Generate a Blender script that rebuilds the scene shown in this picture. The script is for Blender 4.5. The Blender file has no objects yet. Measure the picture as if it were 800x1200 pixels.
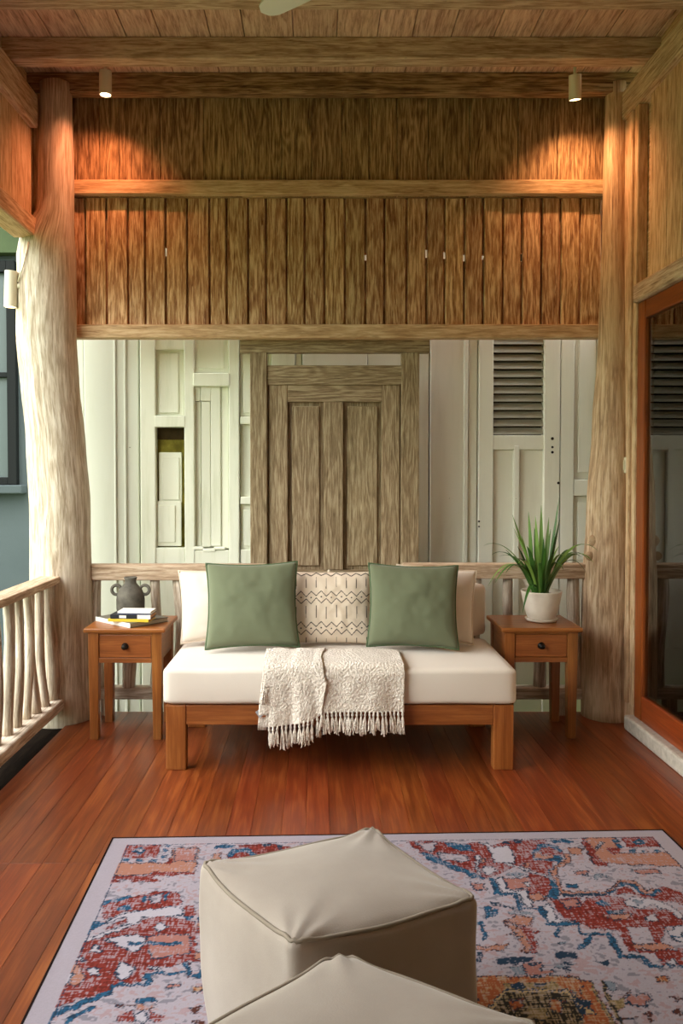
import bpy, math, random
import numpy as np
from mathutils import Vector, Matrix, noise as mnoise

random.seed(7)
C = bpy.context.scene.collection
PI = math.pi

# ------------------------------------------------------------------ camera
F, CX, CY = 933.0, 372.0, 579.0
PITCH = math.radians(1.5)
CAMZ = 1.3
_cp, _sp = math.cos(PITCH), math.sin(PITCH)

def ray(px, py):
    a, b = (px - CX) / F, (CY - py) / F
    return Vector((a, _cp + b * _sp, -_sp + b * _cp))

def P(px, py, y):
    d = ray(px, py); t = y / d.y
    return Vector((d.x * t, y, CAMZ + d.z * t))

def PZ(px, py, z):
    d = ray(px, py); t = (z - CAMZ) / d.z
    return Vector((d.x * t, d.y * t, z))

cam_d = bpy.data.cameras.new('camera')
cam = bpy.data.objects.new('camera', cam_d)
C.objects.link(cam)
cam.location = (0, 0, CAMZ)
cam.rotation_euler = (PI / 2 - PITCH, 0, 0)
cam_d.sensor_fit = 'AUTO'
cam_d.sensor_width = 36
cam_d.lens = F / 1200 * 36
cam_d.shift_x = 28 / 1200
cam_d.shift_y = -21 / 1200
cam_d.clip_start = 0.02
bpy.context.scene.camera = cam

# ------------------------------------------------------------------ helpers
def srgb(h):
    h = h.lstrip('#')
    out = []
    for i in (0, 2, 4):
        c = int(h[i:i + 2], 16) / 255
        out.append(c / 12.92 if c <= 0.04045 else ((c + 0.055) / 1.055) ** 2.4)
    return (out[0], out[1], out[2], 1)

class MB:
    """collects faces with wood-grain UVs"""
    def __init__(s):
        s.v = []; s.f = []; s.uv = []; s.rn = []

    def face(s, pts, uvs, rn):
        b = len(s.v)
        s.v += [tuple(p) for p in pts]
        s.f.append(list(range(b, b + len(pts))))
        s.uv += uvs; s.rn += [rn] * len(pts)

    def box(s, x0, x1, y0, y1, z0, z1, grain='z', M=None, taper=None):
        o = random.random() * 30, random.random() * 30
        rn = (random.random(), random.random())
        xs, ys, zs = (x0, x1), (y0, y1), (z0, z1)
        g = 'xyz'.index(grain)
        co = [Vector((xs[i & 1], ys[(i >> 1) & 1], zs[(i >> 2) & 1])) for i in range(8)]
        raw = [c.copy() for c in co]
        if taper:
            cx, cy = (x0 + x1) / 2, (y0 + y1) / 2
            for i in range(4):
                co[i].x = cx + (co[i].x - cx) * taper; co[i].y = cy + (co[i].y - cy) * taper
        if M:
            co = [M @ c for c in co]
        b = len(s.v)
        s.v += [tuple(c) for c in co]
        for q, n in (((0, 2, 3, 1), 2), ((4, 5, 7, 6), 2), ((0, 1, 5, 4), 1), ((2, 6, 7, 3), 1), ((0, 4, 6, 2), 0), ((1, 3, 7, 5), 0)):
            s.f.append([b + i for i in q])
            if n == g:
                a1, a2 = [k for k in range(3) if k != g]
                s.uv += [(raw[i][a1] * .3 + o[0], raw[i][a2] + o[1]) for i in q]
            else:
                a2 = [k for k in range(3) if k not in (g, n)][0]
                s.uv += [(raw[i][g] + o[0], raw[i][a2] + raw[i][n] + o[1]) for i in q]
            s.rn += [rn] * 4
        return s

    def tube(s, pts, rad, n=12, cap=True, closed=False, rough=0.0, seed=0, squash=None):
        pts = [Vector(p) for p in pts]
        m = len(pts)
        if not hasattr(rad, '__len__'):
            rad = [rad] * m
        o = random.random() * 30, random.random() * 30
        rn = (random.random(), random.random())
        b = len(s.v)
        d = [(pts[(i + 1) % m] - pts[i - 1]) if closed else (pts[min(i + 1, m - 1)] - pts[max(i - 1, 0)]) for i in range(m)]
        d = [k.normalized() for k in d]
        up = Vector((0, 0, 1)) if abs(d[0].z) < .9 else Vector((1, 0, 0))
        nrm = d[0].cross(up).normalized()
        L = 0; Ls = []
        for i in range(m):
            if i: L += (pts[i] - pts[i - 1]).length
            Ls.append(L)
            nrm = (nrm - d[i] * nrm.dot(d[i])).normalized()
            bn = d[i].cross(nrm)
            for k in range(n):
                a = 2 * PI * k / n
                r = rad[i]
                if rough:
                    r *= 1 + rough * mnoise.noise(Vector((math.cos(a) * 1.6 + seed * 7, math.sin(a) * 1.6, L * 2.2))) \
                         + rough * .5 * mnoise.noise(Vector((math.cos(a) * 5 + seed * 7, math.sin(a) * 5, L * 5)))
                s.v.append(tuple(pts[i] + nrm * math.cos(a) * r + bn * math.sin(a) * r * (squash or 1)))
        R = sum(rad) / m
        for i in range(m if closed else m - 1):
            i2 = (i + 1) % m
            for k in range(n):
                k2 = (k + 1) % n
                s.f.append([b + i * n + k, b + i * n + k2, b + i2 * n + k2, b + i2 * n + k])
                v0, v1 = 2 * PI * k / n * R, 2 * PI * (k + 1) / n * R
                l2 = Ls[i2] if i2 else Ls[-1] + .01
                s.uv += [(Ls[i] + o[0], v0 + o[1]), (Ls[i] + o[0], v1 + o[1]), (l2 + o[0], v1 + o[1]), (l2 + o[0], v0 + o[1])]
                s.rn += [rn] * 4
        if cap and not closed:
            for i, rev in ((0, True), (m - 1, False)):
                q = [b + i * n + k for k in range(n)]
                if rev: q.reverse()
                s.f.append(q)
                s.uv += [(s.v[j][0] + o[0], s.v[j][1] + s.v[j][2] + o[1]) for j in q]
                s.rn += [rn] * n
        return s

    def lathe(s, prof, n=32, c=(0, 0, 0)):
        b = len(s.v)
        rn = (random.random(), random.random())
        for r, z in prof:
            for k in range(n):
                a = 2 * PI * k / n
                s.v.append((c[0] + r * math.cos(a), c[1] + r * math.sin(a), c[2] + z))
        for i in range(len(prof) - 1):
            for k in range(n):
                k2 = (k + 1) % n
                s.f.append([b + i * n + k, b + i * n + k2, b + (i + 1) * n + k2, b + (i + 1) * n + k])
                s.uv += [(k / n, i), (k2 / n, i), (k2 / n, i + 1), (k / n, i + 1)]
                s.rn += [rn] * 4
        for i, rev in ((0, True), (len(prof) - 1, False)):
            if prof[i][0] > 1e-6:
                q = [b + i * n + k for k in range(n)]
                if rev: q.reverse()
                s.f.append(q); s.uv += [(s.v[j][0], s.v[j][1]) for j in q]; s.rn += [rn] * n
        return s

    def grid(s, fn, nu, nv, closed_u=False):
        b = len(s.v)
        rn = (random.random(), random.random())
        for j in range(nv + 1):
            for i in range(nu + 1):
                s.v.append(tuple(fn(i / nu, j / nv)))
        for j in range(nv):
            for i in range(nu):
                q = [b + j * (nu + 1) + i, b + j * (nu + 1) + i + 1, b + (j + 1) * (nu + 1) + i + 1, b + (j + 1) * (nu + 1) + i]
                s.f.append(q)
                s.uv += [(i / nu, j / nv), ((i + 1) / nu, j / nv), ((i + 1) / nu, (j + 1) / nv), (i / nu, (j + 1) / nv)]
                s.rn += [rn] * 4
        return s

    def build(s, name, mat, parent=None, smooth=False, bevel=0, seg=2, origin=None, weld=False):
        me = bpy.data.meshes.new(name)
        v = s.v
        if origin is not None:
            v = [(p[0] - origin[0], p[1] - origin[1], p[2] - origin[2]) for p in v]
        me.from_pydata(v, [], s.f)
        l = me.uv_layers.new(name='UVMap'); l.data.foreach_set('uv', [c for u in s.uv for c in u])
        l = me.uv_layers.new(name='rnd'); l.data.foreach_set('uv', [c for u in s.rn for c in u])
        me.materials.append(mat)
        if smooth:
            me.polygons.foreach_set('use_smooth', [True] * len(me.polygons))
        me.update()
        if weld:
            import bmesh
            bm = bmesh.new(); bm.from_mesh(me)
            bmesh.ops.remove_doubles(bm, verts=bm.verts, dist=1e-5)
            bmesh.ops.recalc_face_normals(bm, faces=bm.faces)
            bm.to_mesh(me); bm.free()
        o = bpy.data.objects.new(name, me)
        C.objects.link(o)
        if origin is not None: o.location = origin
        if parent: o.parent = parent
        if bevel:
            m = o.modifiers.new('Bevel', 'BEVEL'); m.width = bevel; m.segments = seg; m.limit_method = 'ANGLE'
            m.angle_limit = math.radians(40)
        return o

def empty(name, loc=(0, 0, 0), rz=0):
    o = bpy.data.objects.new(name, None)
    C.objects.link(o); o.location = loc; o.rotation_euler = (0, 0, rz)
    o.empty_display_size = .1
    return o

def tag(o, label, cat, group=None, kind=None):
    if label: o['label'] = label
    if cat: o['category'] = cat
    if group: o['group'] = group
    if kind: o['kind'] = kind
    return o

def struct(o):
    o['kind'] = 'structure'; return o

def dup(root, loc, rz=0, label=None, group=None):
    def cp(o, parent):
        c = o.copy(); C.objects.link(c)
        if parent: c.parent = parent
        for ch in [k for k in o.children]:
            cp(ch, c)
        return c
    r = cp(root, None)
    r.location = loc; r.rotation_euler = (0, 0, rz)
    if label: r['label'] = label
    if group: r['group'] = group
    return r

# ------------------------------------------------------------------ materials
def newmat(name):
    m = bpy.data.materials.new(name); m.use_nodes = True
    nt = m.node_tree
    b = nt.nodes['Principled BSDF']
    return m, nt, b

def nd(nt, t, **kw):
    n = nt.nodes.new(t)
    for k, v in kw.items():
        if k in n.inputs.keys() and not hasattr(n, k): n.inputs[k].default_value = v
        else: setattr(n, k, v)
    return n

def inp(n, **kw):
    for k, v in kw.items(): n.inputs[k.replace('_', ' ')].default_value = v
    return n

def ramp(nt, fac, stops):
    r = nt.nodes.new('ShaderNodeValToRGB')
    e = r.color_ramp.elements
    e[0].position, e[0].color = stops[0]
    e[1].position, e[1].color = stops[-1]
    for p, c in stops[1:-1]:
        k = e.new(p); k.color = c
    nt.links.new(fac, r.inputs[0])
    return r

def mixc(nt, fac, a, b, mode='MIX'):
    m = nt.nodes.new('ShaderNodeMix'); m.data_type = 'RGBA'; m.blend_type = mode
    for s, v in ((m.inputs[0], fac), (m.inputs[6], a), (m.inputs[7], b)):
        if isinstance(v, bpy.types.NodeSocket): nt.links.new(v, s)
        else: s.default_value = v
    return m.outputs[2]

def wood(name, dark, base, light, rough=.75, fine=70, cath=6.0, contrast=1.0, bump=.35, var=.25, spec=.3, coat=0, blot=None, fl=.2, al=5, crisp=.6):
    m, nt, b = newmat(name)
    L = nt.links.new
    uv = nd(nt, 'ShaderNodeUVMap', uv_map='UVMap')
    rn = nd(nt, 'ShaderNodeUVMap', uv_map='rnd')
    def mp(sx, sy):
        k = nd(nt, 'ShaderNodeMapping'); k.inputs['Scale'].default_value = (sx, sy, 1)
        L(uv.outputs[0], k.inputs[0]); return k.outputs[0]
    # warped coordinate
    n1 = inp(nd(nt, 'ShaderNodeTexNoise'), Scale=1, Detail=5, Roughness=.6, Distortion=.8); L(mp(al, fine), n1.inputs['Vector'])
    n2 = inp(nd(nt, 'ShaderNodeTexNoise'), Scale=1, Detail=4, Roughness=.65, Distortion=.3); L(mp(al * 3.5, fine * 3), n2.inputs['Vector'])
    w = inp(nd(nt, 'ShaderNodeTexNoise'), Scale=1, Detail=2, Roughness=.5); L(mp(1.3, 8), w.inputs['Vector'])
    # cathedral rings: sin of low noise
    mu = nd(nt, 'ShaderNodeMath', operation='MULTIPLY'); L(w.outputs[0], mu.inputs[0]); mu.inputs[1].default_value = cath * 12
    si = nd(nt, 'ShaderNodeMath', operation='SINE'); L(mu.outputs[0], si.inputs[0])
    # combine
    a1 = nd(nt, 'ShaderNodeMath', operation='MULTIPLY_ADD'); L(si.outputs[0], a1.inputs[0]); a1.inputs[1].default_value = .07
    L(n1.outputs[0], a1.inputs[2])
    a2 = nd(nt, 'ShaderNodeMath', operation='MULTIPLY_ADD'); L(n2.outputs[0], a2.inputs[0]); a2.inputs[1].default_value = .55; L(a1.outputs[0], a2.inputs[2])
    s = fl / contrast
    r = ramp(nt, a2.outputs[0], [(max(.0, .775 - s * 1.5), dark), (.775, base), (min(1, .775 + s), light)])
    col = r.outputs[0]
    if crisp:
        n3 = inp(nd(nt, 'ShaderNodeTexNoise'), Scale=1, Detail=3, Roughness=.6, Distortion=.6); L(mp(al * 1.6, fine * 1.5), n3.inputs['Vector'])
        r3 = ramp(nt, n3.outputs[0], [(.57, (0, 0, 0, 1)), (.64, (1, 1, 1, 1))])
        m3 = nd(nt, 'ShaderNodeMath', operation='MULTIPLY'); L(r3.outputs[0], m3.inputs[0]); m3.inputs[1].default_value = crisp
        col = mixc(nt, m3.outputs[0], col, light)
        r4 = ramp(nt, n3.outputs[0], [(.34, (1, 1, 1, 1)), (.41, (0, 0, 0, 1))])
        m4 = nd(nt, 'ShaderNodeMath', operation='MULTIPLY'); L(r4.outputs[0], m4.inputs[0]); m4.inputs[1].default_value = crisp
        col = mixc(nt, m4.outputs[0], col, dark)
    if blot:
        nb = inp(nd(nt, 'ShaderNodeTexNoise'), Scale=1, Detail=4, Roughness=.6); L(mp(1.4, 3.5), nb.inputs['Vector'])
        rb = ramp(nt, nb.outputs[0], [(.48, (0, 0, 0, 1)), (.66, (1, 1, 1, 1))])
        mb = nd(nt, 'ShaderNodeMath', operation='MULTIPLY'); L(rb.outputs[0], mb.inputs[0]); mb.inputs[1].default_value = .6
        col = mixc(nt, mb.outputs[0], col, blot)
    sx = nd(nt, 'ShaderNodeSeparateXYZ'); L(rn.outputs[0], sx.inputs[0])
    mr = nd(nt, 'ShaderNodeMapRange'); L(sx.outputs[0], mr.inputs[0]); mr.inputs[3].default_value = 1 - var; mr.inputs[4].default_value = 1 + var
    hs = nd(nt, 'ShaderNodeHueSaturation'); L(col, hs.inputs['Color']); L(mr.outputs[0], hs.inputs['Value'])
    m2 = nd(nt, 'ShaderNodeMapRange'); L(sx.outputs[1], m2.inputs[0]); m2.inputs[3].default_value = .5 - .005; m2.inputs[4].default_value = .5 + .005
    L(m2.outputs[0], hs.inputs['Hue'])
    L(hs.outputs[0], b.inputs['Base Color'])
    inp(b, Roughness=rough); b.inputs['Specular IOR Level'].default_value = spec
    if coat: b.inputs['Coat Weight'].default_value = coat; b.inputs['Coat Roughness'].default_value = .18
    bp = inp(nd(nt, 'ShaderNodeBump'), Strength=bump, Distance=.004); L(a2.outputs[0], bp.inputs['Height']); L(bp.outputs[0], b.inputs['Normal'])
    return m

def plain(name, col, rough=.6, spec=.4, metal=0, bump=0, bscale=200, var=0, vscale=6, col2=None, sheen=0, emis=None, estr=0, bdist=.003):
    m, nt, b = newmat(name)
    L = nt.links.new
    inp(b, Roughness=rough, Metallic=metal); b.inputs['Specular IOR Level'].default_value = spec
    b.inputs['Base Color'].default_value = col
    tc = nd(nt, 'ShaderNodeTexCoord')
    if col2:
        n = inp(nd(nt, 'ShaderNodeTexNoise'), Scale=vscale, Detail=5, Roughness=.6); L(tc.outputs['Object'], n.inputs['Vector'])
        r = ramp(nt, n.outputs[0], [(.35, col), (.7, col2)]); L(r.outputs[0], b.inputs['Base Color'])
    if bump:
        n = inp(nd(nt, 'ShaderNodeTexNoise'), Scale=bscale, Detail=3); L(tc.outputs['Object'], n.inputs['Vector'])
        bp = inp(nd(nt, 'ShaderNodeBump'), Strength=bump, Distance=bdist); L(n.outputs[0], bp.inputs['Height']); L(bp.outputs[0], b.inputs['Normal'])
    if sheen: b.inputs['Sheen Weight'].default_value = sheen
    if emis:
        b.inputs['Emission Color'].default_value = emis; b.inputs['Emission Strength'].default_value = estr
    return m

def paint(name, col, dirt, rough=.45, amt=.5):
    m, nt, b = newmat(name)
    L = nt.links.new
    tc = nd(nt, 'ShaderNodeTexCoord')
    mp = nd(nt, 'ShaderNodeMapping'); mp.inputs['Scale'].default_value = (14, 14, 1.6); L(tc.outputs['Object'], mp.inputs[0])
    n = inp(nd(nt, 'ShaderNodeTexNoise'), Scale=1, Detail=6, Roughness=.65); L(mp.outputs[0], n.inputs['Vector'])
    r = ramp(nt, n.outputs[0], [(.52, (0, 0, 0, 1)), (.8, (1, 1, 1, 1))])
    mm = nd(nt, 'ShaderNodeMath', operation='MULTIPLY'); L(r.outputs[0], mm.inputs[0]); mm.inputs[1].default_value = amt
    c1 = mixc(nt, mm.outputs[0], col, dirt)
    # small flaked spots showing dark wood
    n2 = inp(nd(nt, 'ShaderNodeTexNoise'), Scale=11, Detail=5, Roughness=.7); L(tc.outputs['Object'], n2.inputs['Vector'])
    r2 = ramp(nt, n2.outputs[0], [(.715, (0, 0, 0, 1)), (.735, (1, 1, 1, 1))])
    c2 = mixc(nt, r2.outputs[0], c1, srgb('#4d4836'))
    L(c2, b.inputs['Base Color']); inp(b, Roughness=rough); b.inputs['Specular IOR Level'].default_value = .35
    bp = inp(nd(nt, 'ShaderNodeBump'), Strength=.25, Distance=.004); L(n.outputs[0], bp.inputs['Height']); L(bp.outputs[0], b.inputs['Normal'])
    return m

def attr_fabric(name, rough=.9, bump=.4, bscale=500):
    m, nt, b = newmat(name)
    L = nt.links.new
    a = nd(nt, 'ShaderNodeAttribute', attribute_name='pat')
    L(a.outputs['Color'], b.inputs['Base Color']); inp(b, Roughness=rough); b.inputs['Specular IOR Level'].default_value = .1
    tc = nd(nt, 'ShaderNodeTexCoord')
    n = inp(nd(nt, 'ShaderNodeTexNoise'), Scale=bscale, Detail=2); L(tc.outputs['Object'], n.inputs['Vector'])
    bp = inp(nd(nt, 'ShaderNodeBump'), Strength=bump, Distance=.002); L(n.outputs[0], bp.inputs['Height']); L(bp.outputs[0], b.inputs['Normal'])
    return m

W_WALL = wood('weathered_teak', srgb('#6e4026'), srgb('#b48b64'), srgb('#e0c49e'), fine=78, cath=6, bump=.3, var=.13, al=5, fl=.17)
W_WALL2 = wood('dark_weathered_teak', srgb('#50331f'), srgb('#937550'), srgb('#c0a37a'), fine=70, cath=7, bump=.35, var=.12, al=4, fl=.17)
W_BEAM = wood('weathered_beam', srgb('#826449'), srgb('#bea589'), srgb('#dccab0'), fine=70, cath=4, bump=.3, var=.08)
W_CEIL = wood('ceiling_teak', srgb('#94705c'), srgb('#d2b09a'), srgb('#e6ccb8'), fine=60, cath=4, bump=.3, var=.09, crisp=.45)
W_TRIM = wood('trim_teak', srgb('#94704e'), srgb('#cba984'), srgb('#e2c8a6'), fine=60, cath=4, bump=.25, var=.06, crisp=.45)
W_LOG = wood('log_teak', srgb('#84705c'), srgb('#bbab99'), srgb('#ddd3c6'), fine=62, cath=4, bump=.5, var=.05, blot=srgb('#c9bba8'), al=3.5)
W_LOG2 = wood('honey_log_teak', srgb('#80624a'), srgb('#c4a684'), srgb('#e2cdae'), fine=62, cath=4, bump=.5, var=.05, blot=srgb('#d0b894'), al=3.5)
W_BAL = wood('baluster_wood', srgb('#807060'), srgb('#b5a594'), srgb('#d4c8ba'), fine=90, cath=3, bump=.5, var=.12)
W_RAIL = wood('rail_teak', srgb('#80664e'), srgb('#b69c82'), srgb('#d0bca4'), fine=80, cath=4, bump=.3, var=.06)
W_GREY = wood('grey_door_teak', srgb('#5c4a34'), srgb('#927d62'), srgb('#b8a78a'), fine=120, cath=6, bump=.22, var=.11, crisp=.3, al=6)
W_FLOOR = wood('floor_hardwood', srgb('#4c1f0d'), srgb('#743315'), srgb('#8d4a22'), rough=.30, fine=40, cath=3, bump=.04, var=.19, spec=.5, fl=.3, al=1.6, crisp=.25)
W_TEAK = wood('varnished_teak', srgb('#683612'), srgb('#894f22'), srgb('#9e6230'), rough=.35, fine=50, cath=3, bump=.05, var=.08, spec=.45, fl=.3, al=2.5, crisp=.2)
W_RED = wood('red_door_wood', srgb('#62280e'), srgb('#8a4018'), srgb('#9c4d1e'), rough=.3, fine=50, cath=3, bump=.05, var=.05, spec=.5, fl=.3, al=2.5, crisp=.2)
W_GAP_SHADE = wood('floor_gap_shade', srgb('#0c0806'), srgb('#15100c'), srgb('#1e1711'), fine=60, cath=3, rough=1, spec=.02)  # near-black colour stands for the shade below the side rail
M_WHITE = paint('white_door_paint', srgb('#f2f2ea'), srgb('#c9cab4'), amt=.3)
M_JAMB = paint('white_jamb_paint', srgb('#d4d5ca'), srgb('#b9baa4'), amt=.3)
M_WHITE_OLD = paint('old_white_door_paint', srgb('#eaebdc'), srgb('#aab088'), amt=.45)
M_GREYP = paint('grey_green_paint', srgb('#eceadf'), srgb('#c4c2b0'), amt=.3)
M_SLAT = paint('grey_louvre_paint', srgb('#9c978a'), srgb('#77736a'), amt=.5)
M_MOSS = plain('mossy_board', srgb('#5c5520'), .9, .1, col2=srgb('#8d8438'), vscale=14)
M_DARKGAP = plain('dark_timber_gap_shade', srgb('#2b2214'), .9, .1, col2=srgb('#43351c'), vscale=10)  # dark board colour, also the painted shade behind the louvres
M_CUSH = plain('cream_canvas', srgb('#dad0c6'), .9, .1, bump=.15, bscale=350, sheen=.2)
M_PILW = plain('cream_pillow_linen', srgb('#dccec1'), .9, .1, bump=.2, bscale=300, sheen=.2)
M_GREEN = plain('sage_green_linen', srgb('#6a7059'), .9, .1, bump=.25, bscale=420, sheen=.15)
M_THROW = plain('cream_boucle', srgb('#d3c6b9'), .95, .05, bump=1.0, bscale=110, bdist=.012, col2=srgb('#efe6dc'), vscale=95, sheen=.3)
M_POUF = plain('beige_suede', srgb('#9d9187'), .85, .15, bump=.12, bscale=300, col2=srgb('#a69a90'), vscale=7, sheen=.3)
M_POUFP = plain('beige_piping', srgb('#8f8477'), .85, .15)
M_CER = plain('dark_grey_ceramic', srgb('#4a4640'), .8, .2, bump=.5, bscale=60, col2=srgb('#6a655b'), vscale=18)
M_POT = plain('chalk_white_ceramic', srgb('#e2d8cc'), .55, .3, col2=srgb('#d2c6b8'), vscale=9)
M_SOIL = plain('soil', srgb('#2a2018'), 1, .05, bump=1, bscale=90)
M_IRON = plain('dark_iron', srgb('#1d1712'), .45, .5, metal=.6)
M_LAMP = plain('cream_lamp_paint', srgb('#e6ddc8'), .5, .4)
M_PLASTIC = plain('white_plastic', srgb('#ded6bf'), .4, .4)
M_SWITCHL = plain('switch_rocker', srgb('#cfc7ae'), .35, .4)
M_BULB = plain('lamp_glow', (1, .8, .5, 1), .5, emis=(1, .72, .42, 1), estr=9)
M_FAN = plain('fan_white', srgb('#dcdad4'), .45, .4)
M_BLUEW = plain('blue_grey_render', srgb('#40484b'), .9, .1, bump=.15, bscale=60, col2=srgb('#464e51'), vscale=2)
M_GREENW = plain('pale_green_render', srgb('#3f4a34'), .9, .1, col2=srgb('#343e2c'), vscale=3)
M_FRAMEG = plain('dark_grey_frame', srgb('#0e1112'), .7, .15)
M_WINGL = plain('frosted_pane', srgb('#454f50'), .5, .3)
M_STONE = plain('white_painted_sill', srgb('#c6bdb2'), .8, .2, bump=.8, bscale=24, col2=srgb('#a89f92'), vscale=30)
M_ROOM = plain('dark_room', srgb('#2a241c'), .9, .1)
M_CURT = plain('white_curtain', srgb('#cfccc0'), .9, .1)
M_GROUND = plain('garden_ground', srgb('#4d5a35'), 1, .05, col2=srgb('#66713f'), vscale=1.5)
M_TAG = plain('grey_label', srgb('#9da0a6'), .7, .2)
M_TASS = plain('ivory_yarn', srgb('#eadfce'), .95, .05)
M_PAGE = plain('book_pages', srgb('#b9ad98'), .9, .1)
M_PAGE_S = plain('salmon_pages', srgb('#b98a62'), .9, .1)
M_BK_GREY = plain('grey_book_cover', srgb('#5d5a50'), .5, .3, col2=srgb('#716d60'), vscale=8)
M_BK_WHITE = plain('white_book_cover', srgb('#e6e3dc'), .5, .3)
M_BK_YEL = plain('yellow_book_cover', srgb('#d9b93a'), .5, .3)
M_BK_BLK = plain('black_book_cover', srgb('#22232a'), .45, .3)
M_BK_BLUE = plain('blue_book_cover', srgb('#3a4068'), .5, .3)
M_PAT = attr_fabric('patterned_cotton', bump=.25, bscale=350)
M_RUG = attr_fabric('printed_rug', bump=.35, bscale=420)
M_RUGB = plain('rug_black_edge', srgb('#1b1416'), .95, .05)

def leafmat():
    m, nt, b = newmat('plant_leaf')
    L = nt.links.new
    rn = nd(nt, 'ShaderNodeUVMap', uv_map='rnd')
    sx = nd(nt, 'ShaderNodeSeparateXYZ'); L(rn.outputs[0], sx.inputs[0])
    r = ramp(nt, sx.outputs[0], [(0, srgb('#2a4a1c')), (.55, srgb('#46722c')), (1, srgb('#7d9c48'))])
    L(r.outputs[0], b.inputs['Base Color']); inp(b, Roughness=.4)
    b.inputs['Specular IOR Level'].default_value = .4
    return m
M_LEAF = leafmat()

def glassmat():
    m, nt, b = newmat('door_glass')
    L = nt.links.new
    nt.nodes.remove(b)
    out = nt.nodes['Material Output']
    fr = inp(nd(nt, 'ShaderNodeFresnel'), IOR=2.5)
    t = nd(nt, 'ShaderNodeBsdfTransparent'); t.inputs[0].default_value = (.75, .8, .75, 1)
    g = nd(nt, 'ShaderNodeBsdfGlossy'); g.inputs['Roughness'].default_value = .01
    mx = nd(nt, 'ShaderNodeMixShader'); L(fr.outputs[0], mx.inputs[0]); L(t.outputs[0], mx.inputs[1]); L(g.outputs[0], mx.inputs[2])
    L(mx.outputs[0], out.inputs[0])
    return m
M_GLASS = glassmat()

# ------------------------------------------------------------------ setting
YB = 4.30            # back plane of the veranda
def zb(py, y=YB): return P(372, py, y).z
def xb(px, y=YB): return P(px, 560, y).x

# floor boards running away from the camera
fb = MB()
x = -1.30
while x < 1.66:
    w = random.uniform(.085, .115)
    x2 = min(x + w, 1.68)
    cuts = [-1.6, 4.31]
    if x < -.55: cuts = [-1.6, random.uniform(.2, 1.2), 2.62, 4.31]
    elif random.random() < .6: cuts = [-1.6, random.uniform(.4, 2.2), 4.31]
    for a, b_ in zip(cuts[:-1], cuts[1:]):
        fb.box(x + .0003, x2 - .0003, a + .0004, b_ - .0004, -.03, 0, 'y')
    x = x2
fb.box(-1.30, 1.68, -1.6, 4.31, -.14, -.032, 'y')
fl = struct(fb.build('floor', W_FLOOR, bevel=.0007, seg=1))

trim_edge = struct(MB().box(-1.8, -1.304, -1.6, 4.4, -.25, -.012, 'y').build('trim_side', W_GAP_SHADE))  # dark strip painting the shade in the gap under the side rail
# ceiling planks
cb = MB()
x = -2.1
ZC = zb(96)
while x < 1.9:
    w = random.uniform(.16, .24)
    cb.box(x, x + w - .004, -1.6, 4.42, ZC, ZC + .02, 'y')
    x += w
cb.box(-2.1, 1.9, -1.6, 4.42, ZC + .021, ZC + .08, 'y')
ceil = struct(cb.build('ceiling', W_CEIL, bevel=.002, seg=1))

# ceiling beams
ZBM = zb(119)
nt_ = 0
def trim(mb, mat, bevel=.006):
    global nt_
    nt_ += 1
    return struct(mb.build('trim_%d' % nt_, mat, bevel=bevel))
for i, yc in enumerate((4.23, 3.90, 3.42, 2.9, 2.4, 1.9, 1.4)):
    h = .065 if i else .05
    trim(MB().box(-1.62, 1.78, yc - h / 2 - .01, yc + h / 2 + .01, ZBM, ZC, 'x'), W_BEAM if i else W_WALL2)

# upper back wall: wide boards
wb = MB()
js = [85, 119, 142, 190, 240, 285, 330, 365, 400, 432, 464, 500, 548, 604, 650, 710]
ztr1, ztr0 = zb(213), zb(231)
for a, b_ in zip(js[:-1], js[1:]):
    wb.box(xb(a) + .001, xb(b_) - .001, YB, YB + .025 + random.uniform(-.004, .004), ztr0, ZBM + .02, 'z')
wb.box(xb(50), xb(712), YB + .032, YB + .05, ztr0, ZBM + .1, 'x')
struct(wb.build('wall_upper', W_WALL2, bevel=.003, seg=1))
wb = MB()
# lower boards with grooves, a few open slits
js = [85, 101, 126, 151, 171, 195, 220, 246, 266, 291, 312, 336, 357, 380, 404, 428, 450, 476, 499, 520, 543, 565, 588, 610, 633, 655, 678, 704]
zlo0 = zb(383)
slits = {195: (288, 298), 312: (0, 0), 428: (296, 303), 520: (293, 301), 543: (296, 304), 565: (297, 302), 610: (295, 304), 499: (290, 300)}
for a, b_ in zip(js[:-1], js[1:]):
    d = random.uniform(-.004, .004)
    wb.box(xb(a) + .006, xb(b_) - .006, YB + .012 + d, YB + .034, zlo0, ztr0, 'z')
for a in js:
    if a in slits and slits[a][0]:
        s0, s1 = slits[a]
        wb.box(xb(a) - .012, xb(a) + .012, YB + .0345, YB + .05, zb(s0), ztr0, 'z')
        wb.box(xb(a) - .012, xb(a) + .012, YB + .0345, YB + .05, zlo0, zb(s1), 'z')
    else:
        wb.box(xb(a) - .012, xb(a) + .012, YB + .0345, YB + .05, zlo0, ztr0, 'z')
wb.box(xb(40), xb(90), YB + .01, YB + .03, zlo0, ZBM + .02, 'z')
struct(wb.build('wall_back', W_WALL, bevel=.003, seg=1))
trim(MB().box(xb(86), xb(708), YB - .035, YB + .03, ztr0 + .005, ztr1, 'x'), W_TRIM)
trim(MB().box(xb(88), xb(701), YB - .03, YB + .04, zb(397), zb(381), 'x'), W_TRIM)

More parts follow.
